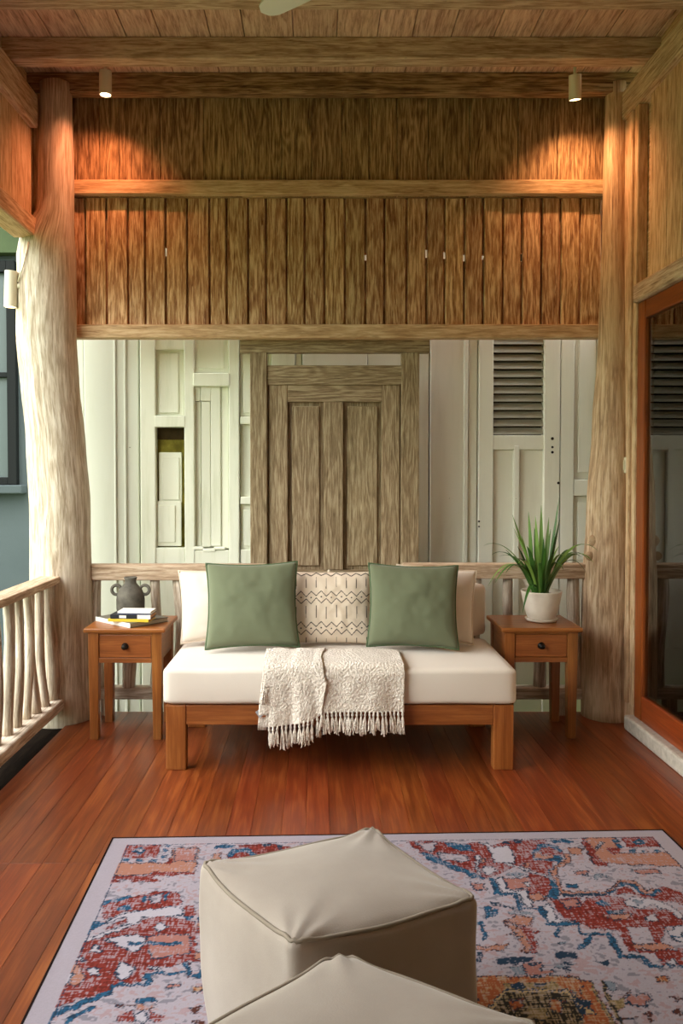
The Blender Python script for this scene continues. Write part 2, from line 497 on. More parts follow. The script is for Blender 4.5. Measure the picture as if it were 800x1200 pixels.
# left upper wall over the opening + beams
XL = -1.46
zlb0, zlb1 = P(54, 281, 4.15).z, P(54, 258, 4.15).z
zlt0 = P(52, 150, 4.15).z
wl = MB()
y = 4.34
while y > -1.6:
    w = random.uniform(.16, .26)
    wl.box(XL - .05, XL - .02, y - w + .003, y, zlb1 - .01, zlt0 + .02, 'z')
    y -= w
wl.box(XL - .09, XL - .052, -1.6, 4.34, zlb1 - .01, ZC, 'y')
wl.box(XL - .09, XL - .03, -1.6, .9, -.01, zlb0 - .001, 'z')  # unseen lower wall added to cut daylight at the near end
struct(wl.build('wall_left', W_TRIM, bevel=.002, seg=1))
trim(MB().box(XL - .10, XL + .02, -1.6, 4.12, zlb0, zlb1, 'y'), W_TRIM, .01)
trim(MB().box(XL - .10, XL + .02, -1.6, 4.16, zlt0, zlt0 + .17, 'y'), W_BEAM, .012)

trim(MB().box(XL - .04, XL + .075, 4.20, 4.335, zlb0 + .005, ZBM - .002, 'z'), W_TRIM, .006)
# right wall
XR = 1.60
zr_lint0, zr_lint1 = P(753, 356, 4.0).z, P(753, 334, 4.0).z
zr_b0 = P(755, 122, 4.0).z
wr = MB()
wr.box(XR, XR + .12, 4.005, 4.34, 0, zr_b0, 'z')             # corner panel
y = 3.90
while y > -1.6:
    w = random.uniform(.14, .2)
    wr.box(XR + .012, XR + .06, y - w + .003, y, zr_lint1 - .01, zr_b0 + .02, 'z')
    y -= w
wr.box(XR + .04, XR + .10, -1.6, 4.01, zr_lint1, ZC, 'y')
wr.box(XR + .02, XR + .12, -1.6, 3.30, 0, zr_lint1, 'z')       # solid wall added out of view to block light
struct(wr.build('wall_right', W_TRIM, bevel=.002, seg=1))
trim(MB().box(XR - .015, XR + .03, 4.06, 4.10, .12, zr_b0, 'z'), W_TRIM, .006)
trim(MB().box(XR - .012, XR + .04, 3.99, 4.035, .12, zr_b0, 'z'), W_TRIM, .006)
trim(MB().box(XR - .03, XR + .12, -1.6, 4.0, zr_lint0, zr_lint1, 'y'), W_RAIL, .012)
trim(MB().box(XR - .02, XR + .14, -1.6, 4.2, zr_b0, zr_b0 + .15, 'y'), W_BEAM, .014)
struct(MB().box(XR - .045, XR + .10, -1.6, 4.02, 0, .075, 'y').build('baseboard_right', M_STONE, bevel=.012))

struct(MB().box(-1.6, 1.75, -1.7, -1.61, 0, ZC).build('wall_light_block', W_TRIM))  # added behind the camera to keep light from coming in there
# glazed folding door leaf on the right
d1 = empty('door_1', (XR, 3.7, .075)); struct(d1)
def loc(mb, name, mat, par, **k):
    o = mb.build(name, mat, None, **k)
    pl = Vector(par.location)
    o.data.transform(Matrix.Translation(-pl)); o.parent = par
    return o
DX0, DX1 = XR - .005, XR + .035
f_ = MB()
f_.box(DX0, DX1, 3.90, 3.99, .075, zr_lint0, 'z')
f_.box(DX0, DX1, 3.32, 3.42, .075, zr_lint0, 'z')
f_.box(DX0 + .001, DX1 - .001, 3.42, 3.90, zr_lint0 - .09, zr_lint0, 'y')
f_.box(DX0 + .001, DX1 - .001, 3.42, 3.90, .075, .20, 'y')
loc(f_, 'door_frame', W_RED, d1, bevel=.006)
loc(MB().box(XR + .012, XR + .018, 3.41, 3.91, .19, zr_lint0 - .08), 'glass_pane', M_GLASS, d1)
# the dim room behind the glass
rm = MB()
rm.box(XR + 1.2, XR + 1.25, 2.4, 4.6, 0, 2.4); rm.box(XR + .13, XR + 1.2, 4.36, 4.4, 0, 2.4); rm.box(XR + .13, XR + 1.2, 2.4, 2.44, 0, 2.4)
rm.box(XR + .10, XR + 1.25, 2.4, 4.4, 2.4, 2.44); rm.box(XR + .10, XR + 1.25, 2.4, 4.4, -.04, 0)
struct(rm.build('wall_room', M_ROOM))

# ------------------------------------------------------------------ log columns
def column(rows, yc, label, seed, yoff=0.0):
    """rows: (py, px_left, px_right)"""
    rows = sorted(rows)
    pts, rad = [], []
    n = 46
    z_top, z_bot = P(372, rows[0][0], yc).z, P(372, rows[-1][0], yc).z
    zs = [P(372, r[0], yc).z for r in rows]
    for i in range(n):
        z = z_top + (z_bot - z_top) * i / (n - 1)
        for k in range(len(rows) - 1):
            if zs[k] >= z >= zs[k + 1] - 1e-6:
                t = (zs[k] - z) / max(1e-6, zs[k] - zs[k + 1]); t = t * t * (3 - 2 * t)
                l = rows[k][1] + (rows[k + 1][1] - rows[k][1]) * t
                r = rows[k][2] + (rows[k + 1][2] - rows[k][2]) * t
                break
        s = F / yc
        pts.append(((((l + r) / 2) - CX) / s, yc, z)); rad.append((r - l) / 2 / s)
    m = MB().tube(pts, rad, n=40, rough=.05, seed=seed)
    o = m.build('log_column', W_LOG if seed == 1 else W_LOG2, smooth=True, origin=(pts[-1][0], yc, 0))
    return tag(o, label, 'log post')
colL = column([(100, 52, 88), (240, 48, 88), (300, 24, 90), (400, 22, 90), (450, 27, 93), (520, 33, 99), (600, 36, 105), (700, 36, 106), (780, 35, 106), (846, 33, 108)], 4.22,
       'thick pale twisted log post at the left corner behind the side railing', 1)
colR = column([(100, 705, 730), (230, 704, 730), (400, 700, 734), (500, 694, 738), (600, 688, 740), (700, 684, 741), (790, 683, 741), (842, 684, 742)], 4.24,
       'honey coloured log post at the right corner beside the glazed door', 2)
# knots of the right log
k_ = MB()
for (px, py, r) in ((697, 634, .032), (692, 652, .024), (713, 712, .03)):
    c = P(px, py, 4.24 - .072)
    prof = [(r * math.cos(a), r * .75 * math.sin(a)) for a in [i * PI / 12 - PI / 2 for i in range(13)]]
    kk = MB().lathe([(max(p[0], .0005), p[1]) for p in prof], 16)
    base = len(k_.v)
    for v in kk.v: k_.v.append((c.x + v[0], c.y - v[2] * .8 + .02, c.z + v[1]))
    k_.f += [[i + base for i in f] for f in kk.f]; k_.uv += kk.uv; k_.rn += kk.rn
loc(k_, 'knot', W_LOG2, colR, smooth=True)

# ------------------------------------------------------------------ railings
def log_mb(x0, y0, z0, z1, r, seed, lean=0.02):
    rng = random.Random(seed)
    n = 14; pts = []; rad = []
    lx, ly = rng.uniform(-lean, lean), rng.uniform(-lean, lean)
    ph = rng.uniform(0, 6)
    for i in range(n):
        t = i / (n - 1)
        pts.append((x0 + lx * t + .008 * math.sin(ph + t * 5), y0 + ly * t + .006 * math.sin(ph * 2 + t * 4), z0 + (z1 - z0) * t))
        rad.append(r * (1.08 - .16 * t + .06 * math.sin(ph + t * 9)))
    return MB().tube(pts, rad, n=14, rough=.10, seed=seed)

def place(o, par):
    o.data.transform(Matrix.Translation(-Vector(par.location))); o.parent = par
    return o

rl = tag(empty('railing', (-1.37, 2.6, 0)), 'pale side railing of thin crooked branches at the left edge', 'railing')
place(MB().box(-1.425, -1.318, -.0 + .91, 4.08, .735, .772, 'y').build('handrail', W_RAIL, bevel=.006), rl)
place(MB().box(-1.44, -1.305, -.0 + .91, 4.08, .085, .14, 'y').build('bottom_rail', W_BAL, bevel=.01), rl)
for i, yy in enumerate([4.06, 3.95, 3.83, 3.74, 3.62, 3.5] + [3.37 - .125 * k for k in range(16)]):
    r = .036 if i == 0 else (.027 if i in (1, 5) else .023)
    place(log_mb(-1.37, yy, .138, .738, r, 30 + i, .02).build('baluster', W_BAL, smooth=True), rl)
place(MB().box(-1.40, -1.34, 2.58, 2.64, -.5, .09, 'z').build('post', W_BAL), rl)

def back_rail(px0, px1, py0, py1, bal, label, seed):
    yc = 4.27
    x0, x1 = P(px0, 670, yc).x, P(px1, 670, yc).x
    z1, z0 = P(372, py0, yc).z, P(372, py1, yc).z
    e = tag(empty('railing', ((x0 + x1) / 2, yc, 0)), label, 'railing')
    place(MB().box(x0, x1, yc - .05, yc + .04, z0, z1, 'x').build('handrail', W_RAIL, bevel=.007), e)
    zz1, zz0 = P(372, 804, yc).z, P(372, 818, yc).z
    place(MB().box(x0 - .02, x1 + .05, yc - .035, yc + .035, zz0, zz1, 'x').build('bottom_rail', W_BAL, bevel=.008), e)
    for i, (px, r) in enumerate(bal):
        place(log_mb(P(px, 700, yc).x, yc, zz1 - .004, z0 + .004, r, seed + i, .008).build('baluster', W_LOG, smooth=True), e)
    place(MB().box(x0 + .1, x0 + .16, yc - .03, yc + .03, 0, zz0 + .003, 'z').build('foot', W_BAL), e)
    place(MB().box(x1 - .16, x1 - .1, yc - .03, yc + .03, 0, zz0 + .003, 'z').build('foot', W_BAL), e)
back_rail(97, 311, 661, 679, [(111, .04), (152, .034), (182, .026), (211, .034), (245, .03), (280, .03), (303, .03)],
          'weathered log railing behind the side table with the books', 60)
back_rail(471, 689, 660, 677, [(490, .03), (520, .03), (556, .036), (596, .029), (632, .03), (673, .034)],
          'weathered log railing behind the side table with the plant', 80)

# ------------------------------------------------------------------ salvaged brown door behind the bench
YD = 4.40
def R(mb, px0, px1, py0, py1, y0, y1, grain='z'):
    a, b_ = P(px0, py0, y0), P(px1, py1, y0)
    return mb.box(P(px0, 560, y0).x, P(px1, 560, y0).x, y0, y1, b_.z, a.z, grain)
bd = tag(empty('salvaged_door', (P(392, 700, YD).x, YD, 0)), 'brown weathered two-panel door standing upright behind the middle of the bench', 'door')
fr = MB()
R(fr, 281, 503, 397, 413, YD - .03, YD + .03, 'x')
place(fr.build('lintel', W_GREY, bevel=.005), bd)
for a, b_ in ((293, 313), (470, 491)):
    st = MB(); R(st, a, b_, 413, 838, YD - .025, YD + .03)
    place(st.build('frame_post', W_GREY, bevel=.005), bd)
m = MB(); R(m, 312.5, 470.5, 428, 451, YD - .015, YD + .03, 'x'); place(m.build('crossbar', W_GREY, bevel=.004), bd)
m = MB()
R(m, 315, 337, 451, 838, YD - .004, YD + .03); R(m, 447, 468, 451, 838, YD - .004, YD + .03)
R(m, 337, 447, 451, 471, YD - .003, YD + .03, 'x'); R(m, 337, 447, 668, 690, YD - .003, YD + .03, 'x')
R(m, 379, 402, 471, 668, YD - .006, YD + .03)
R(m, 337, 447, 820, 838, YD - .003, YD + .03, 'x')
R(m, 312.6, 315, 451, 838, YD + .004, YD + .028); R(m, 468, 470.4, 451, 838, YD + .004, YD + .028)
R(m, 337, 447, 690, 820, YD + .015, YD + .03)
place(m.build('leaf_frame', W_GREY, bevel=.004), bd)
for a, b_ in ((337, 379), (402, 447)):
    m = MB()
    R(m, a, b_, 471, 668, YD + .024, YD + .03)
    R(m, a + 5, b_ - 5, 476, 663, YD + .010, YD + .0245)
    place(m.build('panel', W_GREY, bevel=.009, seg=1), bd)

# ------------------------------------------------------------------ wall of old white doors
YW = 4.66
ZLOW = -.5
def RW(mb, px0, px1, py0, py1, y0, y1):
    a, b_ = P(px0, py0 if py0 is not None else 0, y0), P(px1, py1 if py1 is not None else 900, y0)
    return mb.box(P(px0, 560, y0).x, P(px1, 560, y0).x, y0, y1, ZLOW if py1 is None else b_.z, 3.7 if py0 is None else a.z, 'z')

# backing wall
struct(MB().box(P(66, 560, YW + .07).x, 2.3, YW + .065, YW + .16, ZLOW, 3.72).build('wall_outer', M_WHITE))

def white_door(parts, label, origin_px, mat, extra=()):
    e = tag(empty('white_door', (P(origin_px, 838, YW).x, YW, ZLOW)), label, 'door')
    for nm, rects, mt in parts:
        m = MB()
        for r in rects: RW(m, *r)
        place(m.build(nm, mt or mat, bevel=.005), e)
    return e

T = YW + .064
N_ = None
# plain jamb at the far left
white_door([
    ('board', [(68, 98.8, N_, 548, YW + .02, T), (68, 97, 548, N_, YW + .024, T)], None),
    ('board', [(99, 162.5, N_, N_, YW + .010, T)], None),
    ('moulding', [(134, 136.4, N_, N_, YW + .003, YW + .0101)], None),
    ('moulding', [(145.6, 148.2, N_, N_, YW + .002, YW + .0101)], None),
], 'plain white wooden jamb with vertical mouldings beside the left log post', 110, M_JAMB)
# broken panelled double door
zmid = YW - .005
e = white_door([
    ('stile', [(164.5, 182, N_, N_, YW - .02, T)], None),
    ('stile', [(216, 227.5, N_, N_, YW - .018, T)], None),
    ('stile', [(268, 280, N_, N_, YW - .02, T)], None),
    ('rail', [(182, 216, 380, 410, YW - .006, T)], None),
    ('rail', [(181, 217, 487, 500.5, YW - .022, T - .01)], M_WHITE_OLD),
    ('rail', [(182, 216, 642, N_, YW - .014, T)], None),
    ('rail', [(226.5, 269, 437, 452.5, YW - .03, T - .01)], M_WHITE_OLD),
    ('rail', [(227.5, 268, 645, N_, YW - .014, T)], None),
    ('raised_panel', [(182, 216, 410, 487, YW + .02, T), (187, 209.5, 414, 484, YW + .004, YW + .0205)], None),
    ('raised_panel', [(186, 212.5, 530, 589, YW + .026, T), (190, 210, 536, 586, YW + .014, YW + .027)], M_WHITE_OLD),
    ('raised_panel', [(182.5, 212, 587, 640, YW + .012, YW + .026), (185, 205, 592, 636, YW + .002, YW + .0125)], None),
    ('raised_panel', [(227.5, 268, N_, 437, YW + .016, T), (232, 263, N_, 432, YW + .004, YW + .0165)], None),
    ('board', [(227.6, 234.8, 452.5, 470, YW + .010, T), (235.2, 247.5, 452.5, 470, YW + .004, T)], M_WHITE_OLD),
    ('board', [(228, 235.5, 470.5, 641, YW + .022, T)], M_WHITE_OLD),
    ('board', [(236, 246.5, 470.5, 641, YW + .014, T)], None),
    ('board', [(247, 258.5, 452.5, 640, YW + .006, T)], None),
    ('board', [(259, 267.8, 452.5, 643, YW + .02, T)], None),
    ('broken_edge', [(226, 238, 640.5, 644.5, YW - .018, YW + .01), (237, 252, 643, 647, YW - .02, YW + .01), (250, 263, 641, 644.5, YW - .019, YW + .01)], M_WHITE_OLD),
], 'broken white panelled door with a hole showing dark boards', 222, M_WHITE_OLD)
m = MB(); RW(m, 182, 216, 500.5, 515, YW + .04, T - .001)
place(m.build('dark_board', M_DARKGAP), e)
m = MB(); RW(m, 182, 216, 515.2, 642, YW + .045, T - .001)
place(m.build('mossy_board', M_MOSS), e)
# narrow door half hidden by the brown one
white_door([
    ('stile', [(318, 345.5, N_, N_, YW - .005, T)], None),
    ('stile', [(346.5, 353.5, N_, N_, YW + .012, T)], None),
    ('rail', [(281.2, 318, N_, 409, YW - .004, T)], None),
    ('rail', [(281.4, 318, 488, 497, YW - .016, T)], None),
    ('rail', [(281.4, 318, 582, 591, YW - .016, T)], None),
    ('rail', [(281.2, 318, 644, N_, YW - .006, T)], None),
    ('raised_panel', [(281.2, 318, 409, 488, YW + .02, T), (285, 314, 414, 484, YW + .006, YW + .0205)], None),
    ('raised_panel', [(281.2, 318, 497, 582, YW + .026, T)], None),
    ('raised_panel', [(281.2, 318, 591, 644, YW + .02, T), (285, 314, 597, 640, YW + .006, YW + .0205)], None),
], 'narrow white panelled door half hidden behind the brown door', 300, M_WHITE_OLD)
white_door([
    ('board', [(354.5, 430, N_, N_, YW - .004, T)], None),
    ('board', [(430.6, 502, N_, N_, YW + .004, T)], None),
], 'plain pale boards standing behind the top of the brown door', 430, M_WHITE)
white_door([
    ('board', [(503.6, 543, N_, N_, YW - .005, T)], None),
    ('moulding', [(543.3, 548, N_, N_, YW - .015, T), (548.3, 558.5, N_, N_, YW + .012, T)], None),
], 'smooth grey-white door board right of the brown door', 530, M_GREYP)
# louvred shutter door
sd = white_door([
    ('stile', [(560.5, 577.5, N_, N_, YW - .016, T)], None),
    ('stile', [(637, 655.5, N_, N_, YW - .016, T)], None),
    ('rail', [(577.5, 637, 510, 527, YW - .008, T)], None),
    ('rail', [(577.5, 637, 760, N_, YW - .008, T)], None),
    ('mullion', [(602, 608.5, 522, 760, YW - .012, T)], None),
    ('panel', [(577.5, 602, 527, 760, YW + .016, T)], None),
    ('panel', [(608.5, 637, 527, 760, YW + .016, T)], None),
    ('shutter_gap_shade', [(577.5, 637, N_, 510, YW + .05, T)], M_DARKGAP),  # dark sheet painting the shade between the slats
], 'tall white shutter door with a column of tilted louvres', 608, M_GREYP)
a, b_ = P(577.8, 500, YW), P(637, 500, YW)
sl_w = b_.x - a.x
for k in range(17):
    zc = P(372, 505 - 9.6 * k, YW).z
    M = Matrix.Translation(((a.x + b_.x) / 2, YW + .018, zc)) @ Matrix.Rotation(math.radians(60), 4, 'X')
    mb = MB().box(-sl_w / 2, sl_w / 2, -.023, .023, -.004, .004, 'x', M)
    place(mb.build('louvre', M_SLAT, bevel=.002), sd)
for (px, py, r) in ((647, 514, .009), (647, 524, .007), (647, 530, .008), (654, 566, .008), (561, 611, .006), (561, 617, .005)):
    c = P(px, py, YW - .0165)
    M = Matrix.Translation(c) @ Matrix.Rotation(PI / 2, 4, 'X')
    mb = MB().lathe([(r, 0), (r, .002), (r * .6, .0025)], 12)
    mb.v = [tuple(M @ Vector(v)) for v in mb.v]
    place(mb.build('keyhole' if px == 647 else 'screw_hole', M_IRON), sd)
white_door([
    ('stile', [(656.5, 672, N_, N_, YW - .012, T)], None),
    ('stile', [(700, 730, N_, N_, YW - .012, T)], None),
    ('rail', [(672, 700, 562, 581, YW - .008, T)], None),
    ('rail', [(672, 700, 662, N_, YW - .008, T)], None),
    ('raised_panel', [(672, 700, N_, 562, YW + .022, T), (677, 697, N_, 554, YW + .004, YW + .0225)], None),
    ('raised_panel', [(672, 700, 581, 662, YW + .022, T), (677, 697, 588, 656, YW + .004, YW + .0225)], None),
], 'pale panelled door partly behind the right log post', 690, M_GREYP)

# ------------------------------------------------------------------ side tables
def side_table(loc_, label):
    e = tag(empty('side_table', loc_), label, 'side table', 'side tables at the bench ends')
    W, D, H = .395, .36, .55
    t = MB().box(-W / 2, W / 2, -D / 2, D / 2, H - .022, H, 'x').build('tabletop', W_TEAK, e, bevel=.006)
    w2, d2 = W / 2 - .018, D / 2 - .018
    for sx in (-1, 1):
        for sy in (-1, 1):
            cx, cy = sx * (w2 - .026), sy * (d2 - .026)
            MB().box(cx - .026, cx + .026, cy - .026, cy + .026, 0, H - .022, 'z', taper=.78).build('leg', W_TEAK, e, bevel=.003)
    b = MB()
    z0, z1 = H - .16, H - .0225
    b.box(-w2 + .004, -w2 + .018, -d2 + .05, d2 - .05, z0, z1, 'y'); b.box(w2 - .018, w2 - .004, -d2 + .05, d2 - .05, z0, z1, 'y')
    b.box(-w2 + .05, w2 - .05, d2 - .018, d2 - .004, z0, z1, 'x')
    b.box(-w2 + .0515, w2 - .0515, -d2 + .004, -d2 + .03, z0 - .012, z0 + .012, 'x')
    b.box(-w2 + .0515, w2 - .0515, -d2 + .004, -d2 + .03, z1 - .012, z1, 'x')
    b.build('apron', W_TEAK, e, bevel=.002)
    dr = MB().box(-w2 + .0535, w2 - .0535, -d2 + .007, -d2 + .03, z0 + .0135, z1 - .0135, 'x').build('drawer', W_TEAK, e, bevel=.003)
    k = MB().lathe([(.017, 0), (.017, .003), (.006, .005), (.006, .016), (.013, .021), (.013, .027), (.008, .031), (.0005, .032)], 20)
    M = Matrix.Translation((0, -d2 + .007, (z0 + z1) / 2)) @ Matrix.Rotation(PI / 2, 4, 'X')
    k.v = [tuple(M @ Vector(v)) for v in k.v]
    kb = k.build('knob', M_IRON, dr, smooth=True)
    kb['label'] = 'small dark round drawer knob'
    return e
tl = side_table((-.935, 4.005, 0), 'brown side table left of the bench carrying books and a vase')
tr = dup(tl, (1.09, 4.02, 0), 0, 'brown side table right of the bench carrying a potted plant')

# ------------------------------------------------------------------ bench (daybed) and its cushions
BX0, BX1, BY0, BY1 = -.664, .858, 3.455, 4.10
be = tag(empty('daybed_bench', ((BX0 + BX1) / 2, 3.8, 0)), 'low wooden daybed bench with square legs in the middle of the veranda', 'bench')
for sx in (0, 1):
    for sy in (0, 1):
        lw = .088
        cx = BX0 if sx == 0 else BX1 - lw
        cy = BY0 if sy == 0 else BY1 - .06
        place(MB().box(cx, cx + lw, cy, cy + .06, 0, .286, 'z').build('leg', W_TEAK, bevel=.004), be)
m = MB().box(BX0 + .0885, BX1 - .0885, BY0 + .004, BY0 + .034, .198, .285, 'x'); place(m.build('front_apron', W_TEAK, bevel=.003), be)
m = MB().box(BX0 + .0885, BX1 - .0885, BY1 - .034, BY1 - .004, .198, .285, 'x'); place(m.build('rear_apron', W_TEAK, bevel=.003), be)
for xx in (BX0 + .004, BX1 - .034):
    m = MB().box(xx, xx + .03, BY0 + .0605, BY1 - .0605, .198, .285, 'y'); place(m.build('side_apron', W_TEAK, bevel=.003), be)
m = MB()
for k in range(9):
    yy = BY0 + .07 + k * .056
    m.box(BX0 + .035, BX1 - .035, yy, yy + .04, .266, .284, 'x')
place(m.build('slat_base', W_TEAK), be)
m = MB()
for px, py in ((204, 838), (208, 838), (590, 838)):
    pass

def rbox(sx, sy, sz, r, n=18, deform=None):
    """rounded box, centred in x,y; base at z=0"""
    mb = MB()
    hx, hy, hz = sx / 2, sy / 2, sz / 2
    def pt(p):
        q = Vector((max(-hx + r, min(hx - r, p.x)), max(-hy + r, min(hy - r, p.y)), max(-hz + r, min(hz - r, p.z))))
        d = p - q
        if d.length > 1e-9: q = q + d.normalized() * r
        if deform: q = deform(q, q.x / hx, q.y / hy, q.z / hz)
        return Vector((q.x, q.y, q.z + hz))
    def sm(t, h):   # concentrate samples at the ends
        x_ = 2 * t - 1
        k = min(.6, r / h * 1.2)
        return (x_ * (1 - k) + k * math.sin(x_ * PI / 2)) * h if k < .5 else math.sin(x_ * PI / 2) * h
    for ax in range(3):
        for sg in (-1, 1):
            def fn(u, v, ax=ax, sg=sg):
                if sg < 0: u = 1 - u
                if ax == 2: p = Vector((sm(u, hx), sm(v, hy), sg * hz))
                elif ax == 0: p = Vector((sg * hx, sm(u, hy), sm(v, hz)))
                else: p = Vector((sm(1 - u, hx), sg * hy, sm(v, hz)))
                return pt(p)
            mb.grid(fn, n, n)
    return mb

def cush_def(seed, bulge=.012, wr=.004):
    def d(q, a, b, c):
        n = mnoise.noise(Vector((q.x * 5 + seed, q.y * 5, q.z * 5)))
        q = q.copy()
        q.z += (bulge * (1 - a * a) * (1 - b * b) * (1 if c > 0 else 0) + wr * n)
        q.y -= (bulge * (1 - a ** 4) * (1 - c * c) * (1 if b < 0 else -1)) * .8 + wr * .6 * n
        return q
    return d
SC = rbox(1.545, .665, .158, .022, 40, cush_def(3, .009, .003))
sc = SC.build('seat_cushion', M_CUSH, smooth=True, weld=True)
sc.location = ((BX0 + BX1) / 2, 3.445 + .665 / 2, .290)
tag(sc, 'long cream seat cushion lying on the wooden bench', 'cushion')
# seam piping of the mattress
def loop_rect(hx, hy, z, r=.035, n=8, defo=None):
    pts = []
    for cx, cy, a0 in ((hx - r, hy - r, 0), (-hx + r, hy - r, PI / 2), (-hx + r, -hy + r, PI), (hx - r, -hy + r, 1.5 * PI)):
        for k in range(n + 1):
            a = a0 + PI / 2 * k / n
            pts.append(Vector((cx + r * math.cos(a), cy + r * math.sin(a), z)))
    return pts
bc = rbox(1.46, .085, .27, .036, 24, cush_def(8, .006))
bc = bc.build('back_cushion', M_PILW, smooth=True, weld=True)
bc.location = (.135, 4.105, .461)
tag(bc, 'long cream back cushion behind the row of pillows', 'cushion')

def pillow(name, w, h, t, mat, loc_, tilt, rz, label, cat, group=None, roll=0, seed=0, N=34, pinch=.075, piping=None, colorfn=None):
    mb = MB()
    def surf(sg):
        def fn(u, v):
            if sg < 0: u = 1 - u
            a, b = 2 * u - 1, 2 * v - 1
            x = a * w / 2 * (1 - pinch * (1 - b * b)); y = b * h / 2 * (1 - pinch * (1 - a * a))
            e = max(0, (1 - a * a)) * max(0, (1 - b * b))
            z = t / 2 * e ** .38
            z += .007 * e ** .3 * mnoise.noise(Vector((a * 2.2 + seed * 3.1, b * 2.2, sg * 2))) + .004 * e ** .3 * mnoise.noise(Vector((a * 6 + seed, b * 6, sg)))
            return Vector((x, -sg * z, y + h / 2))
        return fn
    mb.grid(surf(1), N, N); mb.grid(surf(-1), N, N)
    o = mb.build(name, mat, smooth=True, weld=True)
    # grid wound so that the front faces -y
    o.location = loc_
    o.rotation_euler = (-tilt, roll, rz)
    tag(o, label, cat, group)
    if piping:
        pts = []
        M_ = 30
        for k in range(M_): pts.append((-1 + 2 * k / M_, -1))
        for k in range(M_): pts.append((1, -1 + 2 * k / M_))
        for k in range(M_): pts.append((1 - 2 * k / M_, 1))
        for k in range(M_): pts.append((-1, 1 - 2 * k / M_))
        P3 = [Vector((a * w / 2 * (1 - pinch * (1 - b * b)), 0, b * h / 2 * (1 - pinch * (1 - a * a)) + h / 2)) for a, b in pts]
        MB().tube(P3, .0045, n=8, closed=True).build('piping', piping, o, smooth=True)
    return o

ZS = .466
M_GPIPE = plain('sage_piping', srgb('#536449'), .9, .1)
M_WPIPE = plain('cream_piping', srgb('#d9c8b6'), .9, .1)
pillow('throw_pillow',   .445, .415, .13, M_GREEN, (P(296, 740, 3.76).x, 3.745, ZS + .006), math.radians(19), math.radians(3), 'sage green square pillow on the left half of the bench', 'pillow', 'sage green pillows', roll=math.radians(-1), seed=1, piping=M_GPIPE)
pillow('throw_pillow',   .435, .405, .13, M_GREEN, (P(483, 740, 3.76).x, 3.75, ZS + .006), math.radians(19), math.radians(-4), 'sage green square pillow on the right half of the bench', 'pillow', 'sage green pillows', roll=math.radians(1.2), seed=2, piping=M_GPIPE)
pillow('throw_pillow', .40, .36, .11, M_PILW, (P(261, 740, 3.93).x, 3.895, ZS + .010), math.radians(17), math.radians(5), 'cream pillow behind the left green pillow', 'pillow', 'cream pillows', roll=math.radians(-3), seed=3, piping=M_WPIPE)
pillow('throw_pillow', .40, .365, .11, M_PILW, (P(505, 740, 3.93).x, 3.895, ZS + .010), math.radians(17), math.radians(-6), 'cream pillow behind the right green pillow', 'pillow', 'cream pillows', roll=math.radians(4), seed=4, piping=M_WPIPE)

# patterned pillow -------------------------------------------------
def set_pat(o, cols):
    at = o.data.color_attributes.new('pat', 'FLOAT_COLOR', 'POINT')
    at.data.foreach_set('color', np.asarray(cols, dtype=np.float32).ravel())
pp = pillow('throw_pillow', .395, .355, .13, M_PAT, (P(388, 740, 3.9).x, 3.88, ZS), math.radians(15), 0, 'cream pillow with black zigzags and dashes in the middle of the bench', 'pillow', seed=5, N=190, pinch=.03)
me = pp.data
co = np.empty(len(me.vertices) * 3); me.vertices.foreach_get('co', co); co = co.reshape(-1, 3)
ua = co[:, 0] / .395 + .5; va = 1 - co[:, 2] / .355
ink = np.zeros(len(ua), bool)
per = 1 / 8.0
ph = np.abs(((ua / per) % 1) - .5) * 2          # triangle 0..1
wob = .006 * np.sin(ua * 23) 
lw = .0075
for vc, amp, sg in ((.055, .04, 1), (.33, .07, -1), (.43, .07, 1), (.75, .07, -1), (.85, .07, 1)):
    ink |= np.abs(va + wob - (vc + sg * amp * (ph - .5) * 2 * .5)) < lw
dx = np.abs(((ua / per + .5) % 1) - .5) * per
for vc in (.38, .80):
    ink |= ((dx / .010) ** 2 + ((va + wob - vc) / .010) ** 2) < 1
d2 = np.abs(((ua / per + .0) % 1) - .5) * per
jit = .03 * np.sin(np.floor(ua / per) * 2.4 + 1)
for v0, v1 in ((.10, .25), (.50, .665), (.925, .99)):
    ink |= (d2 < .0045) & (va > v0 + jit * .4) & (va < v1 + jit * .4)
ink &= (co[:, 1] < 0)
base = np.array(srgb('#ddcdbb')); dk = np.array(srgb('#3a3436'))
cols = np.where(ink[:, None], dk, base)
set_pat(pp, cols)
def tassel(par, p, n=26, L=.032, seed=0):
    rng = random.Random(seed); mb = MB()
    for k in range(n):
        a = rng.uniform(0, 2 * PI); b_ = rng.uniform(-1, 1); r = L * rng.uniform(.6, 1) * .6
        d = Vector((math.cos(a) * math.sqrt(1 - b_ * b_), math.sin(a) * math.sqrt(1 - b_ * b_), b_))
        mb.tube([Vector(p), Vector(p) + d * r * .6, Vector(p) + d * r + Vector((0, 0, -.002))], [.003, .0028, .0018], n=5)
    return mb.build('tassel', M_TASS, par, smooth=True)
tassel(pp, (-.012, -.002, .357), 16, .018, 1)
tassel(pp, (.190, -.01, .02), 30, .038, 2)
tassel(pp, (-.190, -.01, .02), 24, .03, 3)

